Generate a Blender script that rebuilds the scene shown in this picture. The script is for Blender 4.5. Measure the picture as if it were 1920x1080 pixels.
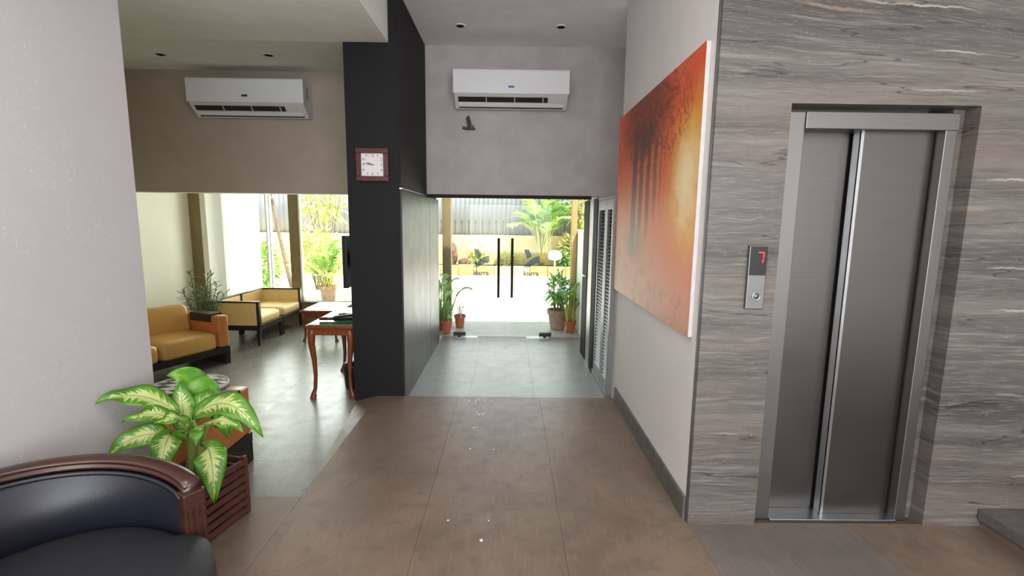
import bpy, math, random
from mathutils import Vector, Matrix, noise as mnoise
random.seed(7)
for o in list(bpy.data.objects): bpy.data.objects.remove(o, do_unlink=True)
scene = bpy.context.scene
COL = scene.collection
PI = math.pi
R = math.radians

# ------------------------------------------------------------------ camera
cam_data = bpy.data.cameras.new('camera'); cam = bpy.data.objects.new('camera', cam_data); COL.objects.link(cam)
cam_data.sensor_width = 36.0; cam_data.lens = 901.6/1920*36.0; cam_data.clip_start = 0.05; cam_data.clip_end = 200
yaw, pit, rol = -0.00739, 0.14094, 0.01247
fwd = Vector((0, math.cos(pit), -math.sin(pit))); up = Vector((0, math.sin(pit), math.cos(pit))); rt = Vector((1, 0, 0))
r2 = math.cos(rol)*rt + math.sin(rol)*up; u2 = -math.sin(rol)*rt + math.cos(rol)*up
Rz = Matrix.Rotation(yaw, 3, 'Z'); r2 = Rz@r2; u2 = Rz@u2; f2 = Rz@fwd
mm = Matrix((r2, u2, -f2)).transposed().to_4x4(); mm.translation = Vector((0, 0, 1.6))
cam.matrix_world = mm
scene.camera = cam

# ------------------------------------------------------------------ world, sun, window light, added rear fill, exposure
w = bpy.data.worlds.new('sky'); scene.world = w; w.use_nodes = True
bg = w.node_tree.nodes['Background']; bg.inputs[0].default_value = (0.86, 0.94, 1.0, 1); bg.inputs[1].default_value = 2.5
sd = bpy.data.lights.new('sun', 'SUN'); sd.energy = 13.5; sd.angle = R(1.5); sd.color = (1, .95, .85)
sun = bpy.data.objects.new('sun', sd); COL.objects.link(sun)
sun.rotation_euler = Vector((-.34, .28, -.88)).to_track_quat('-Z', 'Y').to_euler()
def area(name, loc, d, sx, sy, e, col=(1, 1, 1)):
    l = bpy.data.lights.new(name, 'AREA'); l.shape = 'RECTANGLE'; l.size = sx; l.size_y = sy; l.energy = e; l.color = col
    o = bpy.data.objects.new(name, l); COL.objects.link(o); o.location = loc
    o.rotation_euler = Vector(d).to_track_quat('-Z', 'Z').to_euler(); return o
area('rear_fill_light', (0.9, -3.95, 1.75), (0, 1, .1), 4.6, 2.6, 235, (.97, .985, 1))  # added fill light behind the camera, brightens lobby and corridor
area('door_daylight', (0.0, 6.74, .95), (0, -1, 0), 1.7, 1.7, 16, (.95, 1, .98))
area('lounge_window_daylight', (-2.6, 7.56, 1.3), (0, -1, 0), 3.0, 1.9, 120, (.96, 1, .93))
scene.view_settings.view_transform = 'Standard'; scene.view_settings.look = 'None'
scene.view_settings.gamma = 1.0; scene.view_settings.use_curve_mapping = False
scene.view_settings.exposure = 0.0

# ------------------------------------------------------------------ materials
def lin(c): c /= 255.0; return c/12.92 if c <= .04045 else ((c+.055)/1.055)**2.4
def C(r, g, b): return (lin(r), lin(g), lin(b), 1)
class NT:
    def __init__(s, name):
        s.m = bpy.data.materials.new(name); s.m.use_nodes = True; s.t = s.m.node_tree
        s.b = s.t.nodes['Principled BSDF']; s.out = s.t.nodes['Material Output']
    def n(s, typ, **kw):
        x = s.t.nodes.new(typ)
        for k, v in kw.items(): setattr(x, k, v)
        return x
    def l(s, a, b): s.t.links.new(a, b)
    def put(s, sock, v):
        if isinstance(v, bpy.types.NodeSocket): s.l(v, sock)
        else: sock.default_value = v
    def math(s, op, a, b=0.0, c=None, clamp=False):
        x = s.n('ShaderNodeMath', operation=op, use_clamp=clamp); s.put(x.inputs[0], a); s.put(x.inputs[1], b)
        if c is not None: s.put(x.inputs[2], c)
        return x.outputs[0]
    def ss(s, v, a, b):
        x = s.n('ShaderNodeMapRange', interpolation_type='SMOOTHSTEP'); s.put(x.inputs[0], v); s.put(x.inputs[1], a); s.put(x.inputs[2], b)
        return x.outputs[0]
    def mix(s, f, a, b):
        x = s.n('ShaderNodeMix', data_type='RGBA'); s.put(x.inputs[0], f); s.put(x.inputs[6], a); s.put(x.inputs[7], b); return x.outputs[2]
    def coord(s, kind='Object'): return s.n('ShaderNodeTexCoord').outputs[kind]
    def map(s, v, sc=(1, 1, 1), loc=(0, 0, 0), rot=(0, 0, 0)):
        x = s.n('ShaderNodeMapping'); s.l(v, x.inputs[0]); x.inputs[1].default_value = loc; x.inputs[2].default_value = rot; x.inputs[3].default_value = sc; return x.outputs[0]
    def noise(s, v, scale, detail=4, rough=.55, dist=0):
        x = s.n('ShaderNodeTexNoise'); s.l(v, x.inputs['Vector']); x.inputs['Scale'].default_value = scale
        x.inputs['Detail'].default_value = detail; x.inputs['Roughness'].default_value = rough; x.inputs['Distortion'].default_value = dist
        return x.outputs[0]
    def bump(s, h, strength=.2, dist=.01):
        x = s.n('ShaderNodeBump'); x.inputs['Strength'].default_value = strength; x.inputs['Distance'].default_value = dist; s.l(h, x.inputs['Height']); s.l(x.outputs[0], s.b.inputs['Normal'])
    def set(s, col=None, rough=None, metal=None, spec=None):
        if col is not None: s.put(s.b.inputs['Base Color'], col)
        if rough is not None: s.put(s.b.inputs['Roughness'], rough)
        if metal is not None: s.b.inputs['Metallic'].default_value = metal
        if spec is not None: s.b.inputs['Specular IOR Level'].default_value = spec
        return s.m
def sc(c, k): return (min(1, c[0]*k), min(1, c[1]*k), min(1, c[2]*k), 1)
def plain(name, col, rough=.5, metal=0, var=.12, vs=6, stretch=(1, 1, 1), bump=0, bs=60, spec=.5):
    t = NT(name); v = t.map(t.coord(), stretch); f = t.ss(t.noise(v, vs, 5), .3, .7)
    c = t.mix(f, sc(col, 1-var), sc(col, 1+var))
    if bump: t.bump(t.noise(v, bs, 3), bump)
    return t.set(c, rough, metal, spec)

M = {}
M['ceiling'] = plain('ceiling_paint', C(236, 235, 235), .8, var=.03)
M['ceil_lounge'] = plain('lounge_ceiling_paint', C(238, 238, 232), .8, var=.03)
M['wall_white'] = plain('white_paint', C(222, 218, 214), .7, var=.03, vs=2)
M['lounge_wall'] = plain('cream_paint', C(228, 226, 206), .7, var=.03, vs=2)
M['outer_white'] = plain('outside_white_paint', C(240, 240, 232), .8, var=.02)
def speckle_paper():
    t = NT('speckled_wallpaper'); v = t.coord()
    a = t.noise(t.map(v, (1, 1, .7)), 60, 3, .6, 2.5); f = t.ss(a, .60, .70)
    b = t.noise(v, 3, 3); m2 = t.ss(t.noise(v, 6, 3), .42, .6); base = t.mix(b, C(194, 190, 193), C(202, 198, 200))
    c = t.mix(t.math('MULTIPLY', t.math('MULTIPLY', f, t.math('ADD', .35, t.math('MULTIPLY', m2, .65))), .7), base, C(232, 229, 230)); return t.set(c, .75)
M['paper'] = speckle_paper()
def lintel():
    t = NT('textured_grey_paint'); v = t.coord(); a = t.noise(v, 5, 5)
    c = t.mix(t.ss(a, .3, .7), C(172, 165, 163), C(184, 177, 174))
    t.bump(t.noise(v, 160, 3), .15, .003); return t.set(c, .75)
M['lintel'] = lintel()
M['taupe'] = plain('taupe_paint', C(176, 162, 148), .75, var=.04, vs=5, bump=.1, bs=160)
def travertine():
    t = NT('grey_striped_travertine'); v = t.coord(); sx = t.n('ShaderNodeSeparateXYZ'); t.l(v, sx.inputs[0])
    warp = t.noise(t.map(v, (.6, .6, .6)), 1.1, 2); w2 = t.noise(t.map(v, (2.5, 2.5, 5)), 1.5, 4)
    slope = t.math('MULTIPLY', t.ss(sx.outputs[2], 2.0, 2.6), t.math('MULTIPLY', t.math('SUBTRACT', sx.outputs[0], 1.0), .11))
    z = t.math('ADD', sx.outputs[2], t.math('ADD', slope, t.math('ADD', t.math('MULTIPLY', t.math('SUBTRACT', warp, .5), .07), t.math('MULTIPLY', t.math('SUBTRACT', w2, .5), .028))))
    def lay(sz, sxx, off, det=4, rough=.6):
        cb = t.n('ShaderNodeCombineXYZ'); t.put(cb.inputs[0], t.math('MULTIPLY', sx.outputs[0], sxx)); t.put(cb.inputs[1], t.math('MULTIPLY', sx.outputs[1], sxx)); t.put(cb.inputs[2], t.math('ADD', t.math('MULTIPLY', z, sz), off))
        return t.noise(cb.outputs[0], 1.0, det, rough)
    n1 = lay(5, .25, 3, 5, .55); n2 = lay(60, 2.2, 11, 5, .7); n3 = lay(5.5, .28, 23, 3, .5); n4 = lay(150, 9, 31, 3, .7)
    c = t.mix(t.ss(n1, .30, .70), C(76, 72, 68), C(114, 109, 103))
    c = t.mix(t.math('MULTIPLY', t.ss(n2, .45, .7), .40), c, C(55, 52, 49))
    c = t.mix(t.math('MULTIPLY', t.ss(lay(30, 1.4, 41, 5, .65), .54, .74), .5), c, C(148, 142, 136))
    c = t.mix(t.math('MULTIPLY', t.ss(n4, .48, .72), .35), c, C(150, 145, 141))
    c = t.mix(t.math('MULTIPLY', t.ss(lay(2.2, .35, 57, 3), .55, .72), .35), c, C(120, 106, 97))
    zz = t.math('ADD', z, t.math('MULTIPLY', t.math('SUBTRACT', t.noise(t.map(v, (3, 3, .6)), 2.2, 4, .65), .5), .05))
    for kf, off, wd_, st_k, col in ((4.6, .13, .045, .75, C(190, 177, 163)), (7.3, .57, .04, .4, C(170, 160, 150)), (3.1, .31, .05, .4, C(176, 152, 130))):
        q = t.math('FRACT', t.math('ADD', t.math('MULTIPLY', zz, kf), off)); dq = t.math('ABSOLUTE', t.math('SUBTRACT', q, .5))
        brk = t.ss(t.noise(t.map(v, (1.3, 1.3, 4*kf/4.6), (off*30, 0, 0)), 1.0, 2), .52, .66)
        thick = t.math('MULTIPLY', wd_, t.math('ADD', .3, t.noise(t.map(v, (5, 5, 5)), 1.5, 3)))
        c = t.mix(t.math('MULTIPLY', t.math('SUBTRACT', 1.0, t.ss(dq, 0.0, thick)), t.math('MULTIPLY', brk, st_k)), c, col)
    vd = t.math('ABSOLUTE', t.math('SUBTRACT', lay(4.2, .3, 71, 4), .5))
    c = t.mix(t.math('MULTIPLY', t.math('SUBTRACT', 1.0, t.ss(vd, .0, .006)), .7), c, C(46, 42, 40))
    pits = t.ss(t.noise(t.map(v, (1, 1, 2)), 75, 2), .70, .76)
    c = t.mix(t.math('MULTIPLY', pits, .5), c, C(180, 174, 168))
    t.bump(n2, .12, .003)
    return t.set(c, .40, 0, .4)
M['travertine'] = travertine()
def stonefloor(name, a, b, stain, rough, pink=None, lines=False, olive=(.2, .19, .13, 1)):
    t = NT(name); v = t.coord(); geo = t.n('ShaderNodeNewGeometry').outputs['Position']; oi = t.n('ShaderNodeObjectInfo').outputs['Random']
    n1 = t.noise(geo, 1.6, 6, .6, .6); n2 = t.noise(geo, 9, 6, .65); n3 = t.noise(geo, 90, 3, .7)
    c = t.mix(t.ss(n1, .3, .7), a, b)
    c = t.mix(t.math('MULTIPLY', t.ss(n2, .48, .68), .6), c, stain)
    c = t.mix(t.math('MULTIPLY', n3, .25), c, sc(b, 1.25))
    c = t.mix(t.math('MULTIPLY', oi, .22), c, pink or stain)
    sp = t.ss(t.noise(geo, 55, 2), .73, .78); c = t.mix(t.math('MULTIPLY', sp, .5), c, C(210, 198, 186))
    dk = t.ss(t.noise(geo, 14, 3), .70, .76); c = t.mix(t.math('MULTIPLY', dk, .45), c, C(86, 66, 56))
    if lines:
        q = t.noise(t.map(geo, (70, 6, 1)), 1, 2); c = t.mix(t.math('MULTIPLY', t.ss(q, .55, .72), .13), c, C(176, 158, 140))
    n5 = t.noise(geo, 3.4, 5, .6, 1.0); c = t.mix(t.math('MULTIPLY', t.ss(n5, .52, .68), .5), c, olive)
    rg = t.math('ADD', rough, t.math('MULTIPLY', t.math('SUBTRACT', n2, .5), .25))
    t.bump(n2, .06, .004); return t.set(c, rg, 0, .5)
M['floor_brown'] = stonefloor('brown_stone_floor', C(98, 84, 72), C(127, 108, 93), C(86, 78, 70), .42, C(132, 104, 90), True, C(122, 112, 92))
M['floor_lift'] = stonefloor('grey_brown_stone_floor', C(96, 89, 83), C(118, 109, 102), C(84, 80, 76), .42, C(112, 104, 98), True, C(108, 104, 98))
M['floor_grey'] = stonefloor('grey_stone_floor', C(112, 110, 102), C(140, 138, 130), C(92, 92, 86), .30, C(120, 120, 118), False, C(150, 147, 118))
M['floor_corr'] = stonefloor('corridor_stone_floor', C(140, 142, 138), C(158, 160, 157), C(124, 126, 123), .34, C(150, 150, 146), False, C(160, 163, 155))
M['grout'] = plain('grout', C(82, 73, 65), .8)
M['drive'] = plain('driveway_concrete', C(214, 210, 200), .8, var=.06, vs=1.5)
M['dark_stone'] = plain('dark_skirting_stone', C(94, 89, 85), .5, var=.2, vs=14)
def slate():
    t = NT('black_slate_laminate'); v = t.coord(); n = t.noise(t.map(v, (1, 1, 3)), 60, 5, .7); 
    t.bump(n, .35, .004); return t.set(t.mix(n, C(18, 18, 19), C(34, 34, 35)), .62, 0, .22)
M['slate'] = slate()
def lam():
    t = NT('dark_grey_laminate'); v = t.coord(); n = t.noise(t.map(v, (4, 1, 40)), 5, 4, .6); n2 = t.noise(v, 4, 4)
    return t.set(t.mix(n, C(46, 44, 42), C(60, 57, 54)), t.math('ADD', .32, t.math('MULTIPLY', n2, .14)), 0, .3)
M['laminate'] = lam()
def steel(name, col, rough, an=True):
    t = NT(name); v = t.coord(); n = t.noise(t.map(v, (3, 3, 220)), 1, 3); n2 = t.noise(v, 3, 3)
    t.set(t.mix(n, sc(col, .9), sc(col, 1.1)), t.math('ADD', rough, t.math('MULTIPLY', n2, .12)), 1.0)
    t.bump(n, .04, .002); return t.m
M['steel'] = steel('brushed_steel', C(112, 110, 108), .30)
M['steel_light'] = steel('satin_steel_frame', C(130, 129, 128), .36)
M['alu'] = plain('aluminium', C(206, 208, 212), .3, 1.0, var=.05)
M['black'] = plain('black_plastic', C(22, 22, 23), .35, var=.1)
M['black_matt'] = plain('black_matt_paint', C(30, 29, 29), .55)
M['black_wood'] = plain('black_stained_wood', C(38, 35, 33), .4, var=.2, vs=10, stretch=(1, 8, 1))
M['ac_white'] = plain('white_gloss_plastic', C(226, 227, 230), .16, var=.01)
M['ac_side'] = plain('white_satin_plastic', C(208, 206, 202), .4, var=.02)
M['dark_void'] = plain('dark_vent', C(28, 28, 24), .7)
M['blue'] = plain('blue_badge', C(48, 120, 176), .3)
M['navy'] = plain('navy_badge', C(52, 52, 92), .3)
M['clock_red'] = plain('dark_red_wood', C(80, 26, 26), .4, var=.15, vs=12)
M['dial'] = plain('white_dial', C(226, 222, 220), .5, var=.01)
M['canvas_edge'] = plain('raw_canvas', C(206, 200, 203), .8, var=.05, vs=40, bump=.2)
M['mahogany'] = plain('mahogany_varnish', C(62, 36, 29), .26, var=.12, vs=5, stretch=(1, 1, 5), spec=.6)
M['teak'] = plain('reddish_table_wood', C(122, 62, 34), .3, var=.2, vs=9, stretch=(3, 3, 1))
M['planter_wood'] = plain('painted_brown_slats', C(92, 54, 46), .45, var=.15, vs=18)
M['soil'] = plain('soil', C(56, 42, 34), .95, var=.4, vs=40, bump=.6)
M['navy_leather'] = plain('black_blue_leather', C(27, 28, 38), .36, var=.06, vs=20, bump=.06, bs=200, spec=.55)
M['charcoal'] = plain('charcoal_seat_fabric', C(29, 30, 34), .62, var=.1, vs=60, bump=.15, bs=300)
M['tan'] = plain('tan_leather', C(226, 176, 100), .30, var=.05, vs=9, spec=.5)
M['tan_red'] = plain('orange_tan_leather', C(206, 130, 72), .36, var=.06, vs=9, spec=.5)
M['mustard'] = plain('mustard_upholstery', C(232, 200, 132), .55, var=.05, vs=30)
M['green_glass'] = plain('green_table_glass', C(96, 140, 104), .04, var=.03, spec=.9)
M['terracotta'] = plain('terracotta', C(170, 84, 58), .8, var=.12, vs=20)
M['stone_pot'] = plain('weathered_pot', C(150, 124, 104), .85, var=.15, vs=20)
M['brown_col'] = plain('brown_pillar_paint', C(128, 112, 78), .6, var=.08, vs=5)
M['ochre_col'] = plain('ochre_pillar_paint', C(176, 146, 92), .7, var=.06, vs=4)
M['frame_dark'] = plain('dark_brown_frame', C(48, 40, 35), .75, spec=.15)
M['louvre'] = plain('grey_louvre_paint', C(124, 126, 125), .4, var=.04)
M['yellow_wall'] = plain('yellow_boundary_paint', C(232, 212, 150), .85, var=.06, vs=1.5)
M['sheet'] = plain('grey_corrugated_sheet', C(150, 154, 162), .6, 0, var=.1, vs=2, stretch=(1, 1, .3))
M['iron'] = plain('iron_spike', C(70, 72, 76), .5)
M['kerb'] = plain('orange_kerb_stone', C(212, 164, 96), .8, var=.15, vs=6)
M['kerb2'] = plain('buff_kerb_stone', C(226, 200, 136), .8, var=.12, vs=6)
M['rock'] = plain('brown_rock', C(104, 78, 62), .9, var=.3, vs=6, bump=.6, bs=12)
M['bark'] = plain('grey_bark', C(120, 104, 84), .9, var=.25, vs=14, bump=.4, bs=30)
M['cane'] = plain('palm_cane', C(172, 166, 84), .5, var=.2, vs=10)
M['stalk'] = plain('pale_green_stalk', C(150, 176, 84), .4, var=.2, vs=14)
M['lamp_white'] = plain('white_lamp_globe', C(250, 250, 246), .4, var=0)
M['letter_grey'] = plain('grey_vinyl_letters', C(170, 168, 166), .7, var=0)
M['white_line'] = plain('white_seal', C(240, 240, 236), .5, var=0)
def leafmat(name, a, b, rough=.4, trans=.0):
    t = NT(name); v = t.coord(); n = t.noise(v, 12, 3); oi = t.n('ShaderNodeObjectInfo').outputs['Random']
    t.set(t.mix(t.ss(n, .3, .7), a, b), rough); 
    if trans:
        tr = t.n('ShaderNodeBsdfTranslucent'); tr.inputs[0].default_value = sc(b, 1.5); mx = t.n('ShaderNodeMixShader'); mx.inputs[0].default_value = trans
        t.l(t.b.outputs[0], mx.inputs[1]); t.l(tr.outputs[0], mx.inputs[2]); t.l(mx.outputs[0], t.out.inputs[0])
    return t.m
M['leaf_dark'] = leafmat('dark_narrow_leaf', C(52, 82, 44), C(92, 128, 62), .4, .2)
M['leaf_bright'] = leafmat('bright_palm_leaf', C(110, 156, 74), C(168, 200, 116), .45, .35)
M['leaf_yellow'] = leafmat('yellow_green_leaf', C(164, 176, 104), C(206, 208, 146), .5, .35)
M['leaf_fresh'] = leafmat('fresh_green_leaf', C(84, 136, 72), C(134, 178, 104), .45, .35)
def glass(name, tint):
    t = NT(name); tr = t.n('ShaderNodeBsdfTransparent'); tr.inputs[0].default_value = tint
    gl = t.n('ShaderNodeBsdfGlossy'); gl.inputs['Roughness'].default_value = .02
    fr = t.n('ShaderNodeFresnel'); fr.inputs[0].default_value = 1.3; mx = t.n('ShaderNodeMixShader')
    t.l(fr.outputs[0], mx.inputs[0]); t.l(tr.outputs[0], mx.inputs[1]); t.l(gl.outputs[0], mx.inputs[2]); t.l(mx.outputs[0], t.out.inputs[0]); return t.m
M['glass'] = glass('clear_glass', (.97, .99, .98, 1))
def film():
    t = NT('blue_grey_film'); t.set(C(150, 168, 196), .7); tr = t.n('ShaderNodeBsdfTransparent'); tr.inputs[0].default_value = (.60, .68, .82, 1); mx = t.n('ShaderNodeMixShader'); mx.inputs[0].default_value = .78
    t.l(t.b.outputs[0], mx.inputs[1]); t.l(tr.outputs[0], mx.inputs[2]); t.l(mx.outputs[0], t.out.inputs[0]); return t.m
M['logo'] = film()
M['frost'] = glass('faint_film', (.93, .95, .94, 1))
def emis(name, col, s):
    t = NT(name); t.set(col); t.b.inputs['Emission Color'].default_value = col; t.b.inputs['Emission Strength'].default_value = s; return t.m
M['red_led'] = emis('red_led', C(255, 50, 50), 1.0)
M['fill_glow'] = emis('fill_panel_surface', (1, .97, .93, 1), 2.0)  # glowing face of the added, unseen fill panels
M['downlight'] = plain('unlit_downlight_lens', C(236, 236, 234), .8, var=0)
def variegated():
    t = NT('variegated_leaf'); uv = t.coord('UV'); s = t.n('ShaderNodeSeparateXYZ'); t.l(uv, s.inputs[0])
    oi = t.n('ShaderNodeObjectInfo').outputs['Random']
    au = t.math('ABSOLUTE', t.math('SUBTRACT', t.math('MULTIPLY', s.outputs[0], 2), 1)); v = s.outputs[1]
    k = t.math('SUBTRACT', v, t.math('MULTIPLY', au, .16))
    cb = t.n('ShaderNodeCombineXYZ'); t.put(cb.inputs[0], t.math('MULTIPLY', k, 27)); t.put(cb.inputs[1], t.math('MULTIPLY', s.outputs[0], 1.4)); t.put(cb.inputs[2], t.math('MULTIPLY', oi, 40))
    st = t.noise(cb.outputs[0], 1.6, 3, .6)
    lim = t.math('MULTIPLY', t.math('SINE', t.math('MULTIPLY', t.math('POWER', v, .8), PI)), .62)
    d = t.math('SUBTRACT', t.math('ADD', lim, t.math('MULTIPLY', t.math('SUBTRACT', st, .5), 2.1)), au)
    f = t.ss(d, .04, .22)
    g = t.mix(t.noise(t.coord(), 9, 3), C(64, 122, 34), C(112, 168, 52))
    c = t.mix(t.math('MULTIPLY', f, .85), g, C(220, 226, 150))
    c = t.mix(t.math('SUBTRACT', 1.0, t.ss(au, .015, .05)), c, C(120, 150, 96))
    t.bump(st, .15, .003); t.set(c, .34)
    tr = t.n('ShaderNodeBsdfTranslucent'); t.l(c, tr.inputs[0]); mx = t.n('ShaderNodeMixShader'); mx.inputs[0].default_value = .22
    t.l(t.b.outputs[0], mx.inputs[1]); t.l(tr.outputs[0], mx.inputs[2]); t.l(mx.outputs[0], t.out.inputs[0]); return t.m
M['variegated'] = variegated()
M['leaf_plain'] = leafmat('plain_green_leaf', C(84, 140, 40), C(120, 176, 56), .36, .25)
def painting():
    t = NT('painted_sunset_trees'); uv = t.coord('UV'); s = t.n('ShaderNodeSeparateXYZ'); t.l(uv, s.inputs[0]); u, v = s.outputs[0], s.outputs[1]
    n1 = t.noise(uv, 4, 5, .6, .4); n2 = t.noise(uv, 14, 5, .65, .5)
    c = t.mix(t.ss(t.math('ADD', v, t.math('MULTIPLY', t.math('SUBTRACT', n1, .5), .3)), .35, .95), C(222, 116, 72), C(222, 92, 48))
    c = t.mix(t.math('MULTIPLY', t.ss(n2, .45, .7), .35), c, C(226, 128, 84))
    # pale misty ground
    gr = t.math('SUBTRACT', 1.0, t.ss(t.math('ADD', v, t.math('ADD', t.math('MULTIPLY', u, .22), t.math('MULTIPLY', t.math('SUBTRACT', n1, .5), .3))), .16, .52))
    c = t.mix(t.math('MULTIPLY', gr, .8), c, C(204, 152, 130))
    c = t.mix(t.math('MULTIPLY', t.math('MULTIPLY', gr, t.ss(n2, .5, .66)), .6), c, C(168, 116, 92))
    # sun glow
    def rad(cu, cv, su, sv):
        a = t.math('DIVIDE', t.math('SUBTRACT', u, cu), su); b = t.math('DIVIDE', t.math('SUBTRACT', v, cv), sv)
        return t.math('SQRT', t.math('ADD', t.math('MULTIPLY', a, a), t.math('MULTIPLY', b, b)))
    wob = t.math('MULTIPLY', t.math('SUBTRACT', n1, .5), .5)
    c = t.mix(t.math('MULTIPLY', t.math('SUBTRACT', 1.0, t.ss(t.math('ADD', rad(.97, .56, .26, .33), wob), .45, 1.15)), .9), c, C(232, 168, 44))
    c = t.mix(t.math('SUBTRACT', 1.0, t.ss(t.math('ADD', rad(.91, .57, .11, .20), t.math('MULTIPLY', t.math('SUBTRACT', n2, .5), 1.2)), .05, 1.35)), c, C(248, 226, 176))
    # crown of the trees
    def twig(sc_, off, wdt):
        q = t.noise(t.map(uv, (sc_, sc_*.8, 1), (off, 0, 0)), 1, 4, .6, 1.2); return t.math('SUBTRACT', 1.0, t.ss(t.math('ABSOLUTE', t.math('SUBTRACT', q, .5)), .0, wdt))
    tw = t.math('MAXIMUM', twig(7, 0, .03), twig(11, 5, .035))
    crown = t.math('SUBTRACT', 1.0, t.ss(t.math('ADD', rad(.44, .92, .40, .26), t.math('MULTIPLY', wob, .6)), .35, 1.05))
    c = t.mix(t.math('MULTIPLY', crown, .72), c, C(96, 44, 30))
    twz = t.math('SUBTRACT', 1.0, t.ss(rad(.52, .86, .42, .26), .8, 1.15))
    c = t.mix(t.math('MULTIPLY', t.math('MULTIPLY', tw, twz), .6), c, C(74, 34, 26))
    fork = t.math('SUBTRACT', 1.0, t.ss(t.math('ADD', rad(.42, .79, .22, .12), t.math('MULTIPLY', t.math('SUBTRACT', n2, .5), 2.2)), .2, 1.2)); c = t.mix(t.math('MULTIPLY', fork, .6), c, C(56, 38, 34))
    # trunks
    for (tu, wd, lo, dk) in ((.32, .040, .26, .85), (.42, .030, .34, .8), (.515, .026, .36, .75), (.60, .022, .44, .6), (.66, .014, .5, .4)):
        du = t.math('ABSOLUTE', t.math('SUBTRACT', u, t.math('ADD', tu, t.math('MULTIPLY', t.math('SUBTRACT', n1, .5), .02))))
        a = t.math('SUBTRACT', 1.0, t.ss(du, wd*.55, wd*1.25)); b = t.math('MULTIPLY', t.ss(v, lo-.08, lo+.12), t.math('SUBTRACT', 1.0, t.ss(v, .72, .86)))
        c = t.mix(t.math('MULTIPLY', t.math('MULTIPLY', a, b), dk), c, C(74, 58, 52))
    foot = t.math('SUBTRACT', 1.0, t.ss(t.math('ADD', rad(.36, .30, .2, .12), wob), .2, 1.1)); c = t.mix(t.math('MULTIPLY', foot, .65), c, C(128, 124, 104))
    t.bump(n2, .08, .003); return t.set(c, .5)
M['painting'] = painting()
def harlequin():
    t = NT('black_white_harlequin'); v = t.coord(); a = t.map(v, (1, 1, 1), rot=(0, 0, R(45))); ck = t.n('ShaderNodeTexChecker'); t.l(t.map(v, (1.0, 2.2, 1), rot=(0, 0, R(40))), ck.inputs[0]); ck.inputs['Scale'].default_value = 8
    ck.inputs[1].default_value = C(226, 222, 216); ck.inputs[2].default_value = C(52, 48, 46); return t.set(ck.outputs[0], .6)
M['harlequin'] = harlequin()
M['offwhite'] = plain('offwhite_piping', C(214, 210, 204), .6, var=.04)

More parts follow.
